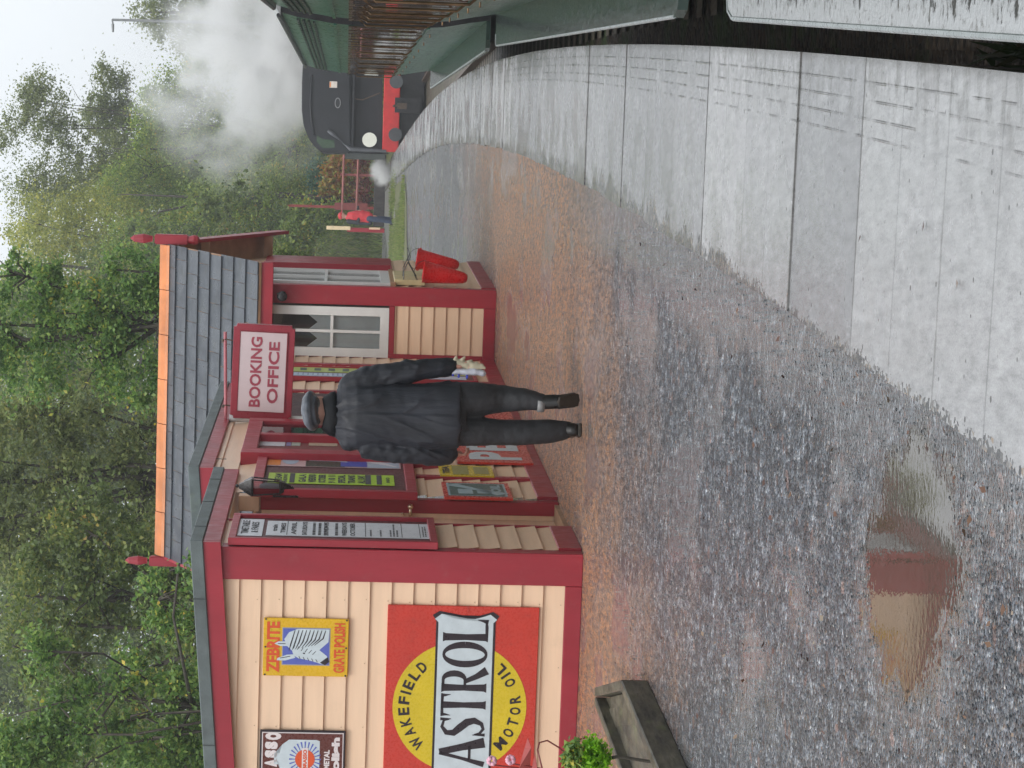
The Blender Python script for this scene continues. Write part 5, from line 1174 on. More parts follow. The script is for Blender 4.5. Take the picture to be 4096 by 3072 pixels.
for cxp, cyp in ((1967, 3043), (2042, 3040), (2310, 3006)):
    bm = NB(); c = D(cxp, cyp, 11.2); rr2 = random.Random(cxp)
    for i in range(9):
        a = i*.7; q = c+Vector((math.cos(a)*.014, rr2.uniform(-.006, .006), math.sin(a)*.014)); ball(bm, q, (.012, .006, .012), 1)
    part('flower', bm, pk if cyp != 3006 else PAPER, fl_, smooth=True)
bm = NB()
for pts in (((2168, 3072), (2150, 3000), (2158, 2970), (2190, 2962), (2235, 2990), (2290, 3040)), ((1975, 3060), (2100, 3075), (2300, 3085)), ((2050, 3055), (2200, 3080), (2320, 3090)), ((2310, 2960), (2345, 2950), (2365, 2975))): tube(bm, [D(x, y, 11.2+.02*i) for i, (x, y) in enumerate(pts)], .004, 5)
part('stems', bm, rst, fl_)
for pts in (((2075, 3075), (2100, 2990), (2112, 2950), (2125, 2990), (2120, 3075)), ((2128, 3075), (2140, 3010), (2150, 3075))):
    bm = NB(); v = [bm.verts.new(D(x, y, 11.2+.02*math.sin(i*2))) for i, (x, y) in enumerate(pts)]; f = bm.faces.new(v); bmesh.ops.triangulate(bm, faces=[f]); bmesh.ops.solidify(bm, geom=bm.faces[:], thickness=.002); part('leaf', bm, rlf, fl_)

# fallen leaves and loose pebbles on the gravel
def scatter_leaves():
    r = random.Random(77); n = 300; P = []; 
    while len(P) < n:
        x, y = r.uniform(2250, 4080), r.uniform(900, 3060); q = G(x, y)
        if r.random() > .35+(x-2250)/3000: continue
        pc_ = G(3640, 2270)
        if abs(y-2300) < 460 and abs(x-3630) < 190: continue
        e = EX(q.y)
        if q.x > e-STRIP-.03: 
            if r.random() > .06: continue
        P.append((q.x, q.y, .012 if q.x < e-STRIP else .026))
    return np.array(P)
FP = scatter_leaves()
m_l = leaf_mat('fallen_leaf', [(0, (.04, .02, .014)), (.4, (.12, .05, .03)), (.7, (.20, .11, .06)), (.92, (.34, .27, .20)), (1, (.20, .05, .03))], trans=.1)
me = leaves_mesh('fallen_leaves', FP, np.random.default_rng(4).uniform(.005, .016, len(FP)), m_l, 60, up=2.2)
struct('fallen_leaves', None, None, kind='stuff', me=me)
bm = NB(); r = random.Random(9)
for i in range(3800):
    x, y = r.uniform(2420, 4090), r.uniform(900, 3070)
    q = G(x, y)
    if q.x > EX(q.y)-STRIP-.02: continue
    pc_, pe_ = G(3640, 2270), G(3640, 2790)
    w_ = Vector(((q-pc_).x, (q-pc_).y)); ax = Vector(((pe_-pc_).x, (pe_-pc_).y)); u_ = w_.dot(ax.normalized())/ax.length; v_ = w_.dot(Vector((-ax.y, ax.x)).normalized())/.48
    if u_*u_+v_*v_ < .95: continue
    s = r.uniform(.002, .005); M = Matrix.Translation((q.x, q.y, .001)) @ Matrix.Rotation(r.uniform(0, 3), 4, 'Z') @ Matrix.Diagonal((s*r.uniform(.8, 1.6), s, s*.55, 1))
    bmesh.ops.create_icosphere(bm, subdivisions=1, radius=1, matrix=M)
def peb():
    m, nt, b = new_mat('loose_pebble'); g = nt.nodes.new('ShaderNodeNewGeometry')
    nt.links.new(ramp(nt, g.outputs['Random Per Island'], [(0, (.03, .032, .036)), (.35, (.10, .105, .115)), (.65, (.20, .205, .21)), (.85, (.33, .32, .31)), (.96, (.22, .13, .09)), (1, (.5, .48, .45))]), b.inputs['Base Color']); b.inputs['Roughness'].default_value = .28; return m
struct('loose_pebbles', bm, peb(), kind='stuff')

# ================================================================== PEOPLE
def limb(bm, pts, rad, seg=14):
    pts = [Vector(p) for p in pts]; tube(bm, pts, rad, seg)
    for p, r in ((pts[0], rad[0]), (pts[-1], rad[-1])):
        rr = r if hasattr(r, '__len__') else (r, r); ball(bm, p, (min(rr)*.98,)*3, 2)
DM = 15.42
def M_(x, y, dy=0.0):
    p = D(x, y, DM+dy); return p
def mring(x, ya, yb, ry, cy=0.0, pw=2.4):
    a, b = M_(x, ya, cy), M_(x, yb, cy); return ((a.x+b.x)/2, DM+cy, (a.z+b.z)/2, abs(b.x-a.x)/2, ry, pw)
COAT = simple('wet_black_wool', (.013, .015, .022), .55, .3, 9, mapping=(1, 1, .22), bmp=.9, bscale=55); 
TROU = simple('black_trousers', (.017, .018, .021), .6, .25, 8, bmp=.5, bscale=70)
SKIN = simple('skin', (.52, .27, .20), .5, .08, 12); LEATH = simple('black_boot_leather', (.012, .011, .010), .35, .3, 10); SOLE = simple('boot_sole', (.03, .022, .015), .6); HAIR = simple('grey_hair', (.22, .21, .20), .7, .2, 30)
OLVG = simple('pale_work_glove', (.52, .47, .34), .7, .12, 15); GAIT = simple('grey_reflective_band', (.22, .22, .22), .4)
man = thing('person', 'man in long black coat, flat cap and boots walking away along the gravel', 'person', (M_(2325, 1650).x, DM, 0))
# body: head, neck, arms and hands, legs in one surface under the clothes
bm = NB(); hc = M_(1272, 1643, .055)
ball(bm, hc, (.070, .088, .080), 3); ball(bm, hc+Vector((0, .05, -.06)), (.05, .05, .05), 2)
ball(bm, hc+Vector((0, .10, -.01)), (.014, .022, .02), 2); 
for sx in (-1, 1): ball(bm, hc+Vector((sx*.078, .0, -.012)), (.012, .02, .033), 2)
nk = M_(1345, 1655, .02); limb(bm, [hc+Vector((0, -.015, -.04)), nk], [.052, .056])
limb(bm, [nk+Vector((0, 0, -.02)), M_(1420, 1655, .01), M_(1500, 1655, .0), M_(1750, 1660, .0)], [.045, .06, .11, .11])
sR, sL = M_(1440, 1545), M_(1440, 1758)
handR, handL = M_(1795, 1470, .03), M_(1800, 1815, .03)
limb(bm, [M_(1440, 1655), sR, M_(1600, 1492, -.01), handR], [.05, .04, .036, .028]); limb(bm, [M_(1440, 1655), sL, M_(1600, 1818, -.01), handL], [.05, .04, .036, .028])
limb(bm, [M_(1760, 1600), M_(2010, 1592, .02), M_(2200, 1612, .0)], [.075, .055, .04]); limb(bm, [M_(1760, 1720), M_(2010, 1728, .03), M_(2270, 1715, .04)], [.075, .055, .04])
def hand(bm, w_, down, side, curl=1):
    """palm and five curled fingers below the wrist point"""
    pc_ = w_+down*.05; mat = Matrix.Translation(pc_); ball(bm, pc_, (.024, .042, .05), 2)
    fw = Vector((0, 1, 0))
    for i, (L_, o) in enumerate(((.070, .032), (.080, .012), (.074, -.010), (.058, -.030))):
        a = pc_+down*.035+fw*o; b_ = a+down*L_*.5+side*.006; c_ = b_+down*L_*.28+side*-.020*curl; d_ = c_+down*-.004+side*-.026*curl
        tube(bm, [a, b_, c_, d_], [.0105, .0095, .0085, .007], 8)
    a = pc_+fw*.038-down*.012; tube(bm, [a, a+down*.035+fw*.018, a+down*.065+side*-.012*curl+fw*.012], [.012, .0105, .008], 8)
dn_ = Vector((0, 0, -1)); hand(bm, handR, Vector((.25, .1, -.96)), Vector((1, 0, 0))); hand(bm, handL+Vector((0, .02, .02)), Vector((0, .25, -.95)), Vector((-1, 0, 0)))
me = clear_rem(bm, .0062, 3, name='body'); me.materials.append(SKIN); part('body', None, None, man, me=me)
bm = NB(); ball(bm, hc+Vector((0, -.016, .014)), (.074, .076, .058), 3); me = clear_rem(bm, .008, 2, lambda c, n: c+n*noise.noise(c*60)*.003); me.materials.append(HAIR); part('hair', None, None, man, me=me)
# coat
bm = NB()
loft(bm, [mring(1834, 1530, 1794, .150, 0, 2.3), mring(1828, 1530, 1794, .152, 0, 2.3), mring(1760, 1532, 1796, .150), mring(1650, 1536, 1790, .142), mring(1560, 1538, 1788, .140, .0), mring(1480, 1532, 1792, .142, .0), mring(1425, 1520, 1796, .135, .0), mring(1385, 1522, 1790, .118, .01), mring(1355, 1552, 1762, .09, .02), mring(1335, 1585, 1735, .066, .025), mring(1322, 1605, 1712, .055, .03)], 40)
def sleeve(pts): limb(bm, [M_(x, y, dy) for x, y, dy, r in pts], [r for *_, r in pts], 16)
sleeve([(1400, 1545, 0, .078), (1455, 1518, -.005, .080), (1530, 1500, -.01, .072), (1610, 1488, -.012, .066), (1690, 1478, .0, .063), (1765, 1470, .02, .061), (1796, 1468, .03, .058)])
sleeve([(1400, 1762, 0, .075), (1455, 1786, -.005, .078), (1530, 1800, -.01, .072), (1610, 1812, -.012, .066), (1690, 1818, .0, .062), (1765, 1820, .02, .058), (1802, 1816, .03, .052)])
cxm = M_(1500, 1655).x
def folds(c, n):
    zz = c.z; dx = c.x-cxm
    rg = 1-abs(noise.noise(Vector((dx*13+zz*(4 if dx > 0 else -4), c.y*6, zz*2.0))))*2; a = rg*rg*rg*.011          # long hanging folds
    b_ = noise.noise(Vector((dx*9-zz*14, c.y*8, zz*11)))*.0045*(1 if zz > .95 else .4)
    b_ += noise.noise(Vector((dx*34, c.y*14, zz*5)))*.0028
    e = .0
    if abs(dx) > .19: e = noise.noise(Vector((dx*10, c.y*12, zz*24+dx*14)))*.006                # sleeve creases
    if zz < 1.1 and abs(dx) < .2: e += (1.1-zz)*.035*(.5+noise.noise(Vector((dx*13, c.y*9, 0))))   # skirt flares into soft pleats
    return c+n*(a+b_+e)
me = clear_rem(bm, .0085, 5, folds, 'coat'); me.materials.append(COAT); coat = part('coat', None, None, man, me=me)
# coat hem band and back vent
ba, bb = mring(1830, 1530, 1794, .154, 0, 2.3), mring(1822, 1530, 1794, .154, 0, 2.3)
# collar, standing
bm = NB(); rr = []
for (xx, ya, yb, ry, cy) in ((1345, 1556, 1756, .090, .02), (1325, 1562, 1750, .086, .015), (1300, 1580, 1732, .078, .01), (1292, 1590, 1722, .072, .01)):
    q = mring(xx, ya, yb, ry, cy); rr.append((q[0], q[1], q[2]+.0, q[3], q[4]))
rings = []
for (cx_, cy_, cz_, rx, ry) in rr:
    rx *= .93; rings.append([bm.verts.new((cx_+rx*math.cos(a), cy_+ry*math.sin(a), cz_+.018*(-math.sin(a))*0+.02*abs(math.cos(a))-.012)) for a in [math.pi*(-1.32+1.64*k/26) for k in range(27)]])
for i in range(3):
    for k in range(26): bm.faces.new((rings[i][k], rings[i][k+1], rings[i+1][k+1], rings[i+1][k]))
bmesh.ops.solidify(bm, geom=bm.faces[:], thickness=.010); part('collar', bm, simple('damp_collar_cloth', (.012, .014, .018), .5, .2, 20), coat, smooth=True)
# trousers
bm = NB()
loft(bm, [mring(1862, 1575, 1755, .09), mring(1780, 1560, 1765, .10)], 28)
def leg(L_): limb(bm, [M_(x, (a+b)/2, dy) for x, a, b, dy in L_], [(abs(M_(x, a).x-M_(x, b).x)/2, abs(M_(x, a).x-M_(x, b).x)/2*1.08) for x, a, b, dy in L_], 16)
leg([(1830, 1532, 1668, 0), (1920, 1534, 1660, .01), (2010, 1540, 1645, .03), (2100, 1556, 1642, .0), (2175, 1578, 1640, -.03)])
leg([(1830, 1668, 1782, 0), (1920, 1672, 1781, .01), (2010, 1682, 1780, .03), (2110, 1680, 1778, .03), (2190, 1678, 1772, .035), (2245, 1684, 1762, .04), (2283, 1690, 1748, .045)])
me = clear_rem(bm, .0085, 4, lambda c, n: c+n*(noise.noise(Vector((c.x*10, c.y*10, c.z*5)))*.007+noise.noise(Vector((c.x*18, c.y*14, c.z*26)))*.0035), 'trousers'); me.materials.append(TROU); part('trousers', None, None, man, me=me)
# boots: right one heel up showing its sole, left one planted
bm = NB(); a1, a2 = M_(2170, 1609, -.03), M_(2225, 1606, -.045); limb(bm, [a1, a2], [.046, .046])
toe = M_(2322, 1600, .02); toe.z = .035; heel = M_(2232, 1608, -.06)
limb(bm, [heel, heel.lerp(toe, .35)+Vector((0, .0, .0)), toe+Vector((0, .01, .01))], [(.046, .036), (.046, .036), (.050, .030)], 16); me = clear_rem(bm, .007, 3); me.materials.append(LEATH); b1 = part('boot', None, None, man, me=me)
bm = NB(); 
limb(bm, [heel+Vector((0, -.030, .0)), heel.lerp(toe, .3)+Vector((0, -.036, 0)), heel.lerp(toe, .6)+Vector((0, -.030, .0)), toe+Vector((0, -.022, -.012))], [(.036, .012), (.034, .010), (.046, .010), (.042, .010)], 14); me = clear_rem(bm, .006, 2); me.materials.append(SOLE); part('sole', None, None, b1, me=me)
bm = NB(); q = M_(2163, 1618, -.028); loft(bm, [(q.x, q.y-.004, q.z-.022, .046, .045), (q.x, q.y-.004, q.z+.022, .048, .047)], 18); part('ankle_band', bm, GAIT, man, smooth=True)
bm = NB(); q = M_(2290, 1719, .045); hl = Vector((q.x, q.y-.03, .045)); limb(bm, [Vector((q.x, q.y, .11)), hl], [.044, .044]); limb(bm, [hl, hl+Vector((-.005, .12, -.006)), hl+Vector((-.012, .23, -.010))], [(.043, .040), (.044, .036), (.046, .030)], 16)
me = clear_rem(bm, .007, 3); me.materials.append(LEATH); b2_ = part('boot', None, None, man, me=me)
bm = NB(); box(bm, hl.x-.042, hl.x+.042, hl.y-.045, hl.y+.04, .0, .022); box(bm, hl.x-.050, hl.x+.040, hl.y+.06, hl.y+.25, .0, .012); bevel(bm, .006); part('sole', bm, SOLE, b2_)
# flat cap
bm = NB(); cc = M_(1245, 1643, .0); MC = Matrix.Translation(cc) @ Matrix.Rotation(R_(-6), 4, 'Y') @ Matrix.Rotation(R_(-14), 4, 'X')
lathe(bm, [(.002, .052), (.05, .050), (.09, .038), (.121, .012), (.124, -.004), (.112, -.022), (.092, -.030), (.086, -.044), (.078, -.045)][::-1], 32, MC)
me = clear_rem(bm, .006, 2, lambda c, n: c+n*noise.noise(c*22)*.005); me.materials.append(simple('wet_leather_cap', (.085, .095, .115), .36, .3, 14, bmp=.5, bscale=60)); part('cap', None, None, man, me=me)
# things held in the right hand
gl = thing('work_gloves', 'pair of pale work gloves dangling from the walking man right hand', 'gloves', handR)
bm = NB(); g0 = M_(1805, 1452, .03)
limb(bm, [M_(1798, 1455, .03), M_(1835, 1452, .03), M_(1870, 1462, .03)], [(.030, .022), (.036, .024), (.030, .022)], 12)
for (x0_, y0_, x1_, y1_) in ((1815, 1446, 1826, 1428), (1842, 1444, 1858, 1430), (1864, 1452, 1886, 1442), (1868, 1460, 1908, 1452), (1870, 1466, 1930, 1460), (1872, 1472, 1938, 1471)):
    limb(bm, [M_(x0_, y0_, .02), M_((x0_+x1_)/2, (y0_+y1_)/2, .015), M_(x1_, y1_, .02)], [.013, .012, .010], 8)
me = clear_rem(bm, .006, 2, lambda c, n: c+n*noise.noise(c*40)*.003); me.materials.append(OLVG); part('glove', None, None, gl, me=me)
bg_ = thing('plastic_bag', 'folded white plastic bag with a blue print hanging below the man right cuff', 'bag', M_(1860, 1485, .03))
bm = NB(); limb(bm, [M_(1800, 1488, .03), M_(1850, 1486, .03), M_(1900, 1488, .03), M_(1934, 1492, .03)], [(.034, .016), (.040, .022), (.036, .022), (.026, .018)], 14)
me = clear_rem(bm, .006, 1, lambda c, n: c+n*(noise.noise(c*26)*.006+abs(noise.noise(c*11))*.004)); me.materials.append(simple('white_plastic', (.58, .60, .68), .25, .05, 12)); bag = part('bag', None, None, bg_, me=me)
bm = NB(); 
for x, y, rx in ((1812, 1497, .014), (1835, 1504, .013), (1868, 1507, .014)): ball(bm, M_(x, y, .010), (rx, .006, .008), 2)
part('print', bm, simple('blue_bag_print', (.05, .07, .5), .3), bag)

# photographer at the far end
DP = G(1572, 885).y
def Q_(x, y, dy=0.0): return D(x, y, DP+dy)
ph = thing('person', 'person in red cap, red and black jacket and jeans standing sideways holding a camera', 'person', (Q_(1575, 885).x, DP, 0))
bm = NB(); h = Q_(1368, 863); ball(bm, h, (.10, .085, .12), 2); ball(bm, h+Vector((.09, 0, -.02)), (.025, .02, .02), 1); ball(bm, h+Vector((0, -.085, -.01)), (.02, .012, .03), 1); limb(bm, [h, Q_(1392, 868)], [.06, .06])
hn = Q_(1438, 845); ball(bm, hn, (.05, .05, .045), 2); ball(bm, hn+Vector((.0, .1, 0)), (.05, .05, .045), 2)
for k in range(4): tube(bm, [hn+Vector((.02, -.03+.02*k, .0)), hn+Vector((.07, -.03+.02*k, .02))], [.010, .008], 6)
tube(bm, [hn+Vector((0, -.03, .03)), hn+Vector((.04, -.05, .06))], [.012, .009], 6)
limb(bm, [Q_(1400, 870), Q_(1500, 872)], [.09, .09]); me = clear_rem(bm, .014, 2); me.materials.append(SKIN); part('body', None, None, ph, me=me)
RJ = simple('red_jacket_cloth', (.55, .03, .04), .6, .1, 8); BJ = simple('black_jacket_cloth', (.025, .027, .035), .6, .1, 8); JN = simple('dark_blue_denim', (.03, .045, .085), .7, .2, 10)
bm = NB(); limb(bm, [Q_(1392, 870), Q_(1410, 868), Q_(1450, 866), Q_(1478, 870)], [(.09, .15), (.15, .19), (.16, .19), (.15, .18)], 16); me = clear_rem(bm, .016, 3, lambda c, n: c+n*noise.noise(c*9)*.015); me.materials.append(RJ); part('jacket', None, None, ph, me=me)
bm = NB(); limb(bm, [Q_(1392, 884, -.1), Q_(1432, 890, -.12)], [.062, .06]); limb(bm, [Q_(1432, 888, -.12), Q_(1440, 855, -.08)], [.06, .045]); limb(bm, [Q_(1395, 886, .05), Q_(1480, 892, .03)], [.075, .08]); me = clear_rem(bm, .014, 3); me.materials.append(BJ); part('jacket_sleeve', None, None, ph, me=me)
bm = NB(); limb(bm, [Q_(1474, 874, -.08), Q_(1525, 880, -.08), Q_(1572, 890, -.05)], [.10, .075, .06]); limb(bm, [Q_(1474, 872, .1), Q_(1525, 874, .1), Q_(1568, 876, .15)], [.10, .075, .06]); me = clear_rem(bm, .014, 3, lambda c, n: c+n*noise.noise(c*10)*.01); me.materials.append(JN); part('jeans', None, None, ph, me=me)
for y_, dy in ((890, -.05), (876, .15)):
    bm = NB(); q = Q_(1570, y_, dy); limb(bm, [Vector((q.x-.05, q.y, .05)), Vector((q.x+.18, q.y, .04))], [.05, .045], 10); part('shoe', bm, LEATH, ph, smooth=True)
bm = NB(); ball(bm, h+Vector((-.005, 0, .045)), (.115, .10, .085), 2); bmesh.ops.create_uvsphere(bm, u_segments=10, v_segments=5, radius=1, matrix=Matrix.Translation(h+Vector((.10, 0, .02))) @ Matrix.Diagonal((.09, .07, .014, 1))); part('cap', bm, RJ, ph, smooth=True)
cm_ = thing('camera', 'small black camera held at chest height by the person in the red cap', 'camera', hn+Vector((.08, 0, .04)))
bm = NB(); box(bm, hn.x+.045, hn.x+.09, hn.y-.03, hn.y+.12, hn.z+.0, hn.z+.09); bevel(bm, .008); part('camera_body', bm, IRON, cm_); bm = NB(); tube(bm, [hn+Vector((.09, .045, .045)), hn+Vector((.17, .045, .045))], .035, 12); part('lens', bm, IRON, cm_)
# narrow cream and maroon board standing edge-on beside them
def QF(xt, xb, yl, yr, dd, bm, th=.05, bev=.006):
    a, b = D((xt+xb)/2, yl, dd), D((xt+xb)/2, yr, dd); z1, z0 = D(xt, (yl+yr)/2, dd).z, D(xb, (yl+yr)/2, dd).z; box(bm, min(a.x, b.x), max(a.x, b.x), dd, dd+th, z0, z1)
nb = thing('station_board', 'tall narrow cream and maroon timber board standing nearly edge-on beside the photographer', 'sign', (D(1500, 918, DP+1).x, DP+1, 0))
bm = NB(); QF(1388, 1538, 929, 912, DP+1, bm); bevel(bm, .01); part('post', bm, MAR, nb)
bm = NB(); QF(1306, 1402, 919, 904, DP+.93, bm); bevel(bm, .01); part('panel', bm, simple('cream_panel_paint', (.78, .62, .38), .5), nb)
bm = NB(); QF(1476, 1520, 918, 910, DP+.93, bm); part('panel', bm, CREAM, nb)
# red fence
DF = 96.0
fn = thing('rail_fence', 'red two-rail fence with a tall thin red post at the far platform end', 'fence', (D(1500, 828, DF).x, DF, bank_h(D(1500, 828, DF).x, DF)))
bm = NB(); QF(1155, 1545, 833, 823, DF, bm, .12); QF(1150, 1158, 836, 820, DF-.02, bm, .16); part('post', bm, simple('faded_red_paint', (.36, .06, .05), .5), fn)
bm = NB(); QF(1338, 1470, 840, 812, DF-.03, bm, .2); part('post_box', bm, simple('dull_red_box_paint', (.30, .06, .055), .5), fn)
for xa, xb in ((1378, 1368), (1436, 1425)):
    bm = NB(); a, b2 = D(xa, 560, DF), D(xb, 862, DF); tube(bm, [a, b2], .045, 8); part('rail', bm, simple('pale_red_rail', (.42, .14, .12), .5), fn)
for yy in (560, 700): bm = NB(); QF(1360, 1545, yy+5, yy-4, DF+.05, bm, .08); part('post', bm, simple('pale_red_post', (.36, .09, .08), .5), fn)
lw = thing('low_wall', 'low dark sleeper wall at the back of the far platform end', 'wall', (D(1520, 780, 94).x, 94, 0))
bm = NB(); QF(1497, 1541, 905, 600, 94, bm, .3); bevel(bm, .02); part('wall', bm, simple('dark_sleepers', (.05, .042, .04), .7, .4, 3, mapping=(3, 1, 1)), lw)
# lamp column in the top corner
lc = thing('lamp_column', 'thin grey lamp column with a short arm standing above the trees in the top corner', 'lamp post', (D(600, 90, 110).x, 110, 0))
bm = NB(); tube(bm, [D(449, 79, 110), D(1300, 103, 110)], [.055, .09], 8); part('column', bm, simple('galvanised_grey', (.25, .26, .27), .5), lc)
bm = NB(); tube(bm, [D(449, 77, 110), D(451, 96, 110)], .04, 6); tube(bm, [D(451, 96, 110), D(452, 128, 110)], [.07, .05], 6); part('lantern_arm', bm, simple('galvanised_grey_b', (.25, .26, .27), .5), lc)

# ================================================================== TRAIN
CGREEN = simple('dark_green_coach_paint', (.012, .105, .065), .32, .15, 5, bmp=.06, bscale=12, dirt=((.03, .045, .035), 4, .4), coat=.12)
CROOF = simple('grey_coach_roof', (.30, .31, .31), .35, .12, 4); CBLK = simple('black_underframe', (.02, .02, .022), .35, .3, 8); MAHO = simple('varnished_mahogany', (.06, .032, .02), .3, .2, 6, mapping=(1, 1, .3)); FBM = simple('wet_green_footboard', (.03, .055, .045), .16, .2, 4, bmp=.12, bscale=30, dirt=((.03, .03, .02), 7, .7)); FBE = simple('pale_metal_edge', (.35, .38, .38), .3); CBR = simple('tarnished_brass', (.15, .09, .045), .4, .25, 12, metallic=.6); RUB = simple('rubber_gangway', (.02, .02, .022), .6)
TW = .10
OFF = .25
PROF = [(a+OFF, b) for a, b in [(.055, -.05), (.018, .18), (-.03, .42), (-.055, .72), (-.055, 1.18), (-.03, 1.55), (.02, 1.90), (.06, 2.06)]]      # (inset from the foot line, height)
def px_at(h):
    for (a, b), (c, d) in zip(PROF, PROF[1:]):
        if b <= h <= d: return a+(c-a)*(h-b)/(d-b)
    return PROF[-1][0] if h > PROF[-1][1] else PROF[0][0]
WIDTH = 2.64+OFF
def coach(label, p0, p1, z0, ndoor, detail=True, seed=1, board=None):
    """p0 near foot corner, p1 far foot corner on the platform side; local x outwards from the platform, y along"""
    v = Vector((p1.x-p0.x, p1.y-p0.y, 0)); Ln = v.length; ang = math.atan2(v.x, v.y)
    fr = Matrix.Translation((p0.x, p0.y, z0)) @ Matrix.Rotation(-ang, 4, 'Z')
    t = thing('railway_coach', label, 'railway coach', (0, 0, 0), fr, group='green coaches standing at the platform')
    full = [(x, z) for x, z in PROF]+[(OFF+.14, 2.13), (OFF+.35, 2.26), (OFF+.75, 2.38), ((WIDTH+OFF)/2, 2.43)]
    full = full+[(WIDTH+OFF-x, z) for x, z in full[-2::-1]]
    bm = NB(); A = [bm.verts.new((x, 0, z)) for x, z in full[:8]]+[bm.verts.new((x, 0, z)) for x, z in full[-8:]]; B = [bm.verts.new((v_.co.x, Ln, v_.co.z)) for v_ in A]
    n = len(A)
    for i in range(n): bm.faces.new((A[i], B[i], B[(i+1) % n], A[(i+1) % n]))
    bm.faces.new(A[::-1]); bm.faces.new(B); body = part('body', bm, CGREEN, t)
    for ya_, yb_ in ((-.012, -.002), (Ln+.002, Ln+.012)):
        bm = NB(); poly_prism(bm, [(v_x, v_z) for v_x, v_z in full], ya_, yb_, 'F'); part('end_panel', bm, CBLK, t)
    bm = NB(); rf = full[7:-7]; o = .03; A = [bm.verts.new((x+(-o if i == 0 else o if i == len(rf)-1 else 0), -.05, z+.004)) for i, (x, z) in enumerate(rf)]; B = [bm.verts.new((v_.co.x, Ln+.05, v_.co.z)) for v_ in A]
    for i in range(len(A)-1): bm.faces.new((A[i], B[i], B[i+1], A[i+1]))
    bm.faces.new(A[::-1]); bm.faces.new(B); bm.faces.new((A[0], A[-1], B[-1], B[0])); part('roof', bm, CROOF, t, smooth=False)
    bm = NB(); tube(bm, [(OFF+.03, -.02, 2.085), (OFF+.03, Ln+.02, 2.085)], .022, 6); part('gutter', bm, CBLK, t)
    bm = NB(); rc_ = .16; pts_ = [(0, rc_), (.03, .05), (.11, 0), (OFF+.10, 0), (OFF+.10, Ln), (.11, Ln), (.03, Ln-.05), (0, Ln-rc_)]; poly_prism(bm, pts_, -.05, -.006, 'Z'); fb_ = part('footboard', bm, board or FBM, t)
    bm = NB(); q_ = [(.001, Ln-rc_), (.03, Ln-.05), (.11, Ln-.001)]; tube(bm, [(.004, rc_, -.010), (.004, Ln-rc_, -.010), (.03, Ln-.05, -.010), (.11, Ln-.004, -.010)], .010, 6); part('edge_strip', bm, FBE, fb_)
    bm = NB(); box(bm, OFF+.2, WIDTH-.2, .1, Ln-.1, -.55, -.06); box(bm, OFF+.5, WIDTH-.5, 1.5, 3.6, -.9, -.56); box(bm, OFF+.5, WIDTH-.5, Ln-3.6, Ln-1.5, -.9, -.56); part('underframe', bm, CBLK, t)
    for yb_ in (1.7, 3.3, Ln-3.3, Ln-1.7):
        for xw_ in (OFF+.55, WIDTH-.6):
            bm = NB(); bmesh.ops.create_cone(bm, cap_ends=True, segments=24, radius1=.42, radius2=.42, depth=.12, matrix=Matrix.Translation((xw_, yb_, -.62)) @ Matrix.Rotation(R_(90), 4, 'Y')); part('wheel', bm, STEEL, t)
    pitch = Ln/ndoor; wz0, wz1 = .62, 1.30
    for i in range(ndoor):
        yc_ = (i+.5)*pitch
        dm = NB(); dw = .33
        for yy in (yc_-dw, yc_+dw): 
            for ha, hb in ((.06, .42), (.42, .72), (.72, 1.18), (1.18, 1.55), (1.55, 1.78)):
                vv = [dm.verts.new((px_at(q)-.006+e, yy+w2, q)) for q, e, w2 in ((ha, 0, -.008), (ha, 0, .008), (hb, 0, .008), (hb, 0, -.008))]; dm.faces.new(vv)
        d_ = part('door', dm, simple('door_edge_line', (.012, .02, .016), .4) if 'DE' not in globals() else DE, t)
        # droplight in a mahogany frame, with its pane
        fm = NB(); f_ = .045; x_ = px_at(.95)-.004
        for (ya, yb, za, zb_) in ((yc_-.24, yc_-.24+f_, wz0, wz1+.08), (yc_+.24-f_, yc_+.24, wz0, wz1+.08), (yc_-.24+f_, yc_+.24-f_, wz0, wz0+f_), (yc_-.24+f_, yc_+.24-f_, wz1+.08-f_, wz1+.08)): box(fm, x_-.006, x_+.008, ya, yb, za, zb_)
        wf = part('window', fm, MAHO, t); pm = NB(); box(pm, x_-.006, x_+.0, yc_-.24+f_, yc_+.24-f_, wz0+f_, wz1+.08-f_); part('pane', pm, CGL, wf)
        hm = NB(); yh = yc_+dw+.07; tube(hm, [(px_at(.6)-.01, yh, .60), (px_at(.7)-.055, yh, .66), (px_at(1.2)-.055, yh, 1.22), (px_at(1.3)-.01, yh, 1.28)], .011, 6); part('grab_handle', hm, CBR, t)
        hm = NB(); tube(hm, [(px_at(.52)-.01, yc_+dw-.10, .52), (px_at(.52)-.04, yc_+dw-.10, .52), (px_at(.52)-.04, yc_+dw-.05, .52)], .008, 6); part('door_handle', hm, CBR, d_)
        for za in (.16, .55, 1.35):
            pass
        for side in (-1, 1):
            ym_ = yc_+side*(pitch*.5-.0) - side*.02; ya, yb = sorted((yc_+side*(dw+.12), yc_+side*(pitch/2-.05)))
            if yb-ya < .12: continue
            fm = NB(); fq = .03
            for (y_a, y_b, za, zb_) in ((ya, ya+fq, wz0, wz1+.08), (yb-fq, yb, wz0, wz1+.08), (ya+fq, yb-fq, wz0, wz0+fq), (ya+fq, yb-fq, wz1+.05, wz1+.08)): box(fm, x_-.005, x_+.008, y_a, y_b, za, zb_)
            wf = part('window', fm, MAHO, t); pm = NB(); box(pm, x_-.006, x_+.0, ya+fq, yb-fq, wz0+fq, wz1+.05); part('pane', pm, CGL, wf)
    # louvred vents over the windows, waist and cantrail mouldings
    vm = NB(); y = .2
    while y < Ln-.5:
        for q in range(4): h = 1.72+q*.055; box(vm, px_at(h)-.022, px_at(h)+.01, y, y+.34, h, h+.022)
        y += .46
    part('louvres', vm, DE, t)
    wm = NB()
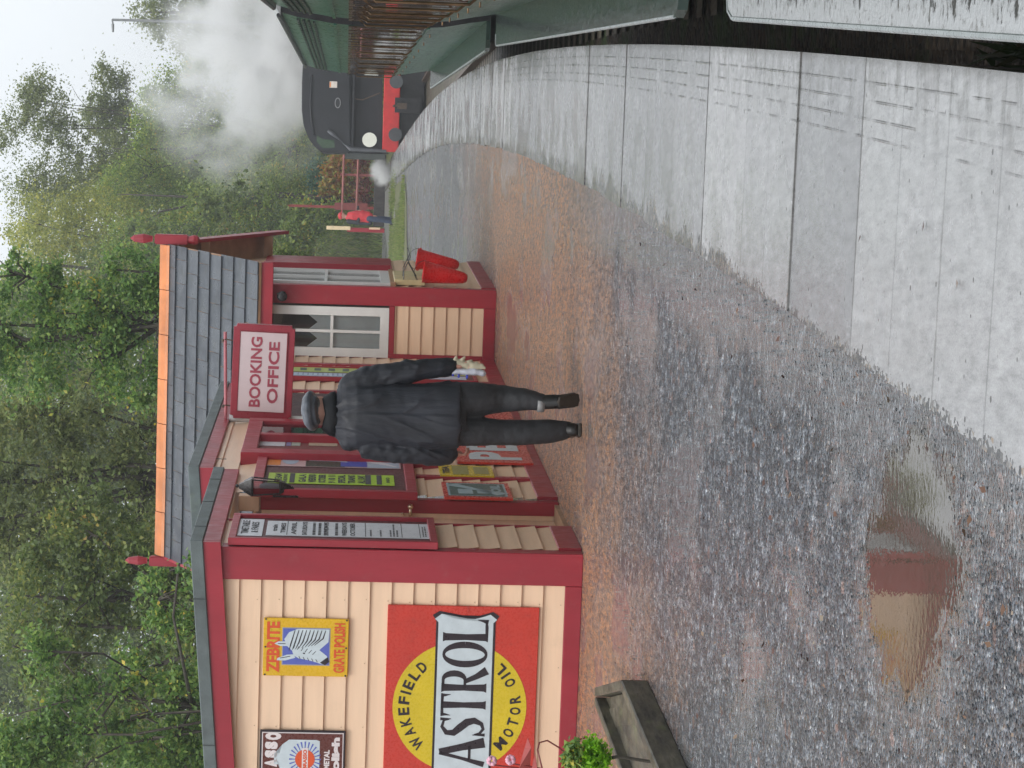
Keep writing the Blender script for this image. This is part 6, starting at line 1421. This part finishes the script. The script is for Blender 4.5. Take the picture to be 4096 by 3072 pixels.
    for h in (.56, 1.50): 
        box(wm, px_at(h)-.014, px_at(h)+.004, 0, Ln, h, h+.03)
    part('moulding', wm, CGREEN, t)
    bm = NB(); box(bm, OFF+.85, WIDTH-.85, Ln+.001, Ln+.22, .1, 2.1); part('gangway', bm, RUB, t)
    return t
DE = simple('door_edge_line', (.02, .03, .026), .4); CGL = glass_mat('coach_glass')
def worn_sky_sheen_board():  # sky reflection painted into the pale base colour, broken by dark blotches
    m, nt, b = new_mat('worn_sky_sheen_footboard'); p = coord(nt); sp = nt.nodes.new('ShaderNodeSeparateXYZ'); nt.links.new(p, sp.inputs[0])
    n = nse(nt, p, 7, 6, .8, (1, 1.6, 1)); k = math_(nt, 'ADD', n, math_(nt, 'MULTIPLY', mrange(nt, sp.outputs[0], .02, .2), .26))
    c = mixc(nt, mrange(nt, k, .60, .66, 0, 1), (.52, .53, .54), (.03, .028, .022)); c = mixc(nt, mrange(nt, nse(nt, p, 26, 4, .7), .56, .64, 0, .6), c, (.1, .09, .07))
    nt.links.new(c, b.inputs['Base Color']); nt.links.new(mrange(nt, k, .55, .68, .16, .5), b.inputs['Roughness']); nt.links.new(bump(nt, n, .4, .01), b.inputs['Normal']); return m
zc0 = .13
def foot(x, y, z): return G(x, y, z)
F1a, F1b = foot(4096, 161, zc0), foot(2896, 76, zc0); dv = (F1b-F1a).normalized(); F1s = F1a-dv*1.3
F2a, F2b = foot(2708, 66, zc0), foot(1978, 185, zc0)
F3a = foot(1940, 203, zc0); q3 = edge_pt(42, -.13); F3b = Vector((q3.x, q3.y, zc0))
coach('nearest green coach of which only the wet lower side shows along the picture edge', F1s, F1b, zc0, 4, board=worn_sky_sheen_board())
coach('middle green coach with brass handles and mahogany windows', F2a, F2b, zc0, 8)
coach('farthest green coach whose grey roof edge meets the steam', F3a, F3b, zc0, 8)

# engine seen from behind, standing on the curve
DL = 79.0
def LQ(x, y, dd=DL): return D(x, y, dd)
eng = thing('steam_locomotive', 'black tank engine with red buffer beam and white disc seen end-on in steam', 'locomotive', (LQ(1400, 450).x, DL, -.9))
LBLK = simple('black_engine_paint', (.013, .014, .018), .5, .2, 2, bmp=.2, bscale=8, dirt=((.05, .05, .052), 1.2, .5)); BEAM = simple('red_buffer_beam', (.55, .03, .03), .45, .12, 3, dirt=((.3, .04, .03), 2, .5))
def lpoly(pts, d0, d1, m, nm, par=None, bev=0):
    bm = NB(); q = [LQ(x, y) for x, y in pts]; poly_prism(bm, [(p.x, p.z) for p in q], d0, d1, 'F')
    if bev: bevel(bm, bev, 2)
    return part(nm, bm, m, par or eng)
lpoly([(1212, 250), (1208, 330), (1207, 440), (1214, 500), (1235, 556), (1262, 590), (1290, 612), (1402, 612), (1402, 250)], DL, DL+7.0, LBLK, 'cab', bev=.04)
lpoly([(1402, 612), (1402, 606), (1402, 250), (1531, 250), (1531, 606), (1560, 612)], DL+.35, DL+8.0, LBLK, 'bunker')
bm = NB(); pts = [LQ(x, y) for x, y in ((1248, 300), (1242, 420), (1246, 480), (1256, 540))]; tube(bm, [Vector((p.x, DL-.02, p.z)) for p in pts], .035, 6); part('roof_rib', bm, LBLK, eng, smooth=True)
bm = NB(); a, b2 = LQ(1408, 600), LQ(1408, 260); box(bm, a.x, b2.x, DL-.08, DL+.36, a.z-.03, a.z+.03); part('bunker_lip', bm, LBLK, eng)
bm = NB(); a, b2 = LQ(1529, 606), LQ(1604, 250); box(bm, a.x, b2.x, DL-.05, DL+.3, b2.z, a.z); bevel(bm, .02); bb_ = part('buffer_beam', bm, BEAM, eng)
def ldisc(x, y, rpx, d0, d1, m, nm, par=None, r2=None):
    c = LQ(x, y); r = rpx*DL/FPX; bm = NB(); bmesh.ops.create_cone(bm, cap_ends=True, segments=32, radius1=r, radius2=r2*DL/FPX if r2 else r, depth=abs(d1-d0), matrix=Matrix.Translation((c.x, (d0+d1)/2, c.z)) @ Matrix.Rotation(R_(90), 4, 'X')); return part(nm, bm, m, par or eng)
ldisc(1478, 559, 29, DL-.10, DL-.06, simple('white_disc_paint', (.78, .78, .68), .4, .03), 'headcode_disc')
ldisc(1580, 539, 27, DL-.55, DL-.47, simple('dark_steel_buffer', (.07, .075, .08), .35), 'buffer'); ldisc(1580, 539, 13, DL-.47, DL, CBLK, 'buffer_stock'); ldisc(1584, 330, 27, DL-.55, DL-.47, simple('dark_steel_buffer_b', (.07, .075, .08), .35), 'buffer')
bm = NB(); a, b2 = LQ(1578, 450), LQ(1680, 395); box(bm, a.x, b2.x, DL-.35, DL-.04, b2.z, a.z); part('drag_box', bm, CBLK, eng)
bm = NB(); a = LQ(1575, 425); b2 = LQ(1625, 424); tube(bm, [Vector((a.x, DL-.1, a.z)), Vector((a.x, DL-.5, a.z)), Vector((b2.x, DL-.5, b2.z))], .04, 8); box(bm, a.x-.09, a.x+.09, DL-.55, DL-.42, b2.z, a.z-.1); part('coupling', bm, STEEL, eng)
bm = NB(); a, b2 = LQ(1596, 600), LQ(1700, 250); box(bm, a.x, b2.x, DL+.2, DL+8, b2.z, a.z); part('frames', bm, CBLK, eng)
for dd in (1.2, 3.0, 4.8, 6.6):
    for xx in (585, 300): c = LQ(1620, xx); bm = NB(); bmesh.ops.create_cone(bm, cap_ends=True, segments=28, radius1=.5, radius2=.5, depth=.12, matrix=Matrix.Translation((c.x, DL+dd, -.35)) @ Matrix.Rotation(R_(90), 4, 'Y')); part('wheel', bm, STEEL, eng)
# cab corner window, diagonal pipe, handrail, plates
lpoly([(1268, 540), (1292, 556), (1336, 560), (1340, 590), (1290, 592), (1266, 566)], DL-.012, DL+.02, simple('dark_green_cab_glass', (.05, .085, .05), .12, .2, 4), 'cab_window')
bm = NB(); pts = [LQ(x, y) for x, y in ((1312, 522), (1330, 535), (1402, 596), (1545, 604))]; tube(bm, [Vector((p.x, DL-.06, p.z)) for p in pts], [.05, .07, .07, .045], 8); part('pipe', bm, simple('grey_pipe', (.09, .095, .105), .4), eng)
bm = NB(); pts = [LQ(x, y) for x, y in ((1420, 395), (1450, 400), (1520, 372))]; tube(bm, [Vector((p.x, DL-.0, p.z)) for p in pts], .022, 6); part('lamp_iron', bm, STEEL, eng)
bm = NB(); c = LQ(1351, 412); bmesh.ops.create_cone(bm, cap_ends=True, segments=28, radius1=.15, radius2=.15, depth=.03, matrix=Matrix.Translation((c.x, DL-.02, c.z)) @ Matrix.Diagonal((1.1, 1, .62, 1)) @ Matrix.Rotation(R_(90), 4, 'X')); pl1 = part('oval_plate', bm, simple('plate_rim', (.28, .28, .28), .4), eng)
bm = NB(); bmesh.ops.create_cone(bm, cap_ends=True, segments=28, radius1=.125, radius2=.125, depth=.034, matrix=Matrix.Translation((c.x, DL-.022, c.z)) @ Matrix.Diagonal((1.1, 1, .56, 1)) @ Matrix.Rotation(R_(90), 4, 'X')); part('plate_field', bm, LBLK, pl1)
bm = NB(); a, b2 = LQ(1318, 351), LQ(1349, 327); box(bm, a.x, b2.x, DL-.03, DL-.005, b2.z, a.z); pl2 = part('warning_plate', bm, simple('white_plate', (.7, .62, .55), .4), eng)
bm = NB(); a, b2 = LQ(1318, 350), LQ(1324, 328); box(bm, a.x+.01, b2.x-.01, DL-.035, DL-.03, b2.z, a.z-.005); part('plate_band', bm, ORP, pl2)
bm = NB(); a, b2 = LQ(1380, 632), LQ(1540, 616); box(bm, a.x, b2.x, DL+.4, DL+7, b2.z, a.z); part('side_tank', bm, simple('dull_green_grey_tank', (.06, .07, .065), .4), eng)

eng.matrix_world = Matrix.Translation(BASE[eng.name]) @ Matrix.Rotation(-R_(4.8), 4, 'Z')

# ================================================================== STEAM
def steam_vol(name, label, c, r, dens, seed, nscale, M=None):
    bm = NB(); bmesh.ops.create_icosphere(bm, subdivisions=3, radius=1, matrix=Matrix.Translation(c) @ Matrix.Diagonal((*r, 1)))
    o = struct(name, bm, None, kind='stuff', label=label)
    o.data.transform(Matrix.Translation(-Vector(c))); o.location = c
    m = bpy.data.materials.new('steam'); m.use_nodes = True; nt = m.node_tree; nt.nodes.remove(nt.nodes['Principled BSDF'])
    pv = nt.nodes.new('ShaderNodeVolumePrincipled'); pv.inputs['Color'].default_value = (1, 1, 1, 1); pv.inputs['Anisotropy'].default_value = .1
    tcn = nt.nodes.new('ShaderNodeTexCoord'); p = tcn.outputs['Object']
    mp = nt.nodes.new('ShaderNodeMapping'); mp.inputs['Scale'].default_value = (1/r[0], 1/r[1], 1/r[2]); nt.links.new(p, mp.inputs[0])
    ln = nt.nodes.new('ShaderNodeVectorMath'); ln.operation = 'LENGTH'; nt.links.new(mp.outputs[0], ln.inputs[0])
    n = nse(nt, p, nscale, 5, .6); e = mrange(nt, ln.outputs['Value'], .25, 1.0, 1, 0, True)
    f = math_(nt, 'MULTIPLY', mrange(nt, n, .40, .66, 0, 1, True), e); nt.links.new(math_(nt, 'MULTIPLY', f, dens), pv.inputs['Density'])
    nt.links.new(pv.outputs[0], nt.nodes['Material Output'].inputs['Volume']); o.data.materials.append(m); return o
pA = D(960, 330, 93)
steam_vol('steam', 'white steam rolling up from the engine in front of the trees', (pA.x+.6, 93, pA.z), (5.2, 3.0, 4.6), 1.9, 1, .5)
pB = D(1190, 330, 91); steam_vol('steam', 'dense white steam low behind the engine roof', (pB.x+.6, 92, pB.z+.4), (3.0, 2.2, 2.2), 3.2, 2, .7)
pC = D(1530, 668, 81); steam_vol('steam', 'small puff of steam at the engine cylinder', (pC.x, 83, .35), (.55, .7, .45), 14, 3, 1.8)

# ================================================================== rain haze
bm = NB(); box(bm, -1450, 1450, -1450, 1450, -2.2, 34); hz_ = struct('haze', bm, None, kind='stuff')
hm_ = bpy.data.materials.new('rain_haze'); hm_.use_nodes = True; nt = hm_.node_tree; nt.nodes.remove(nt.nodes['Principled BSDF'])
pv = nt.nodes.new('ShaderNodeVolumePrincipled'); pv.inputs['Color'].default_value = (.93, .96, 1, 1); pv.inputs['Density'].default_value = .0010; pv.inputs['Anisotropy'].default_value = .2
nt.links.new(pv.outputs[0], nt.nodes['Material Output'].inputs['Volume']); hz_.data.materials.append(hm_)
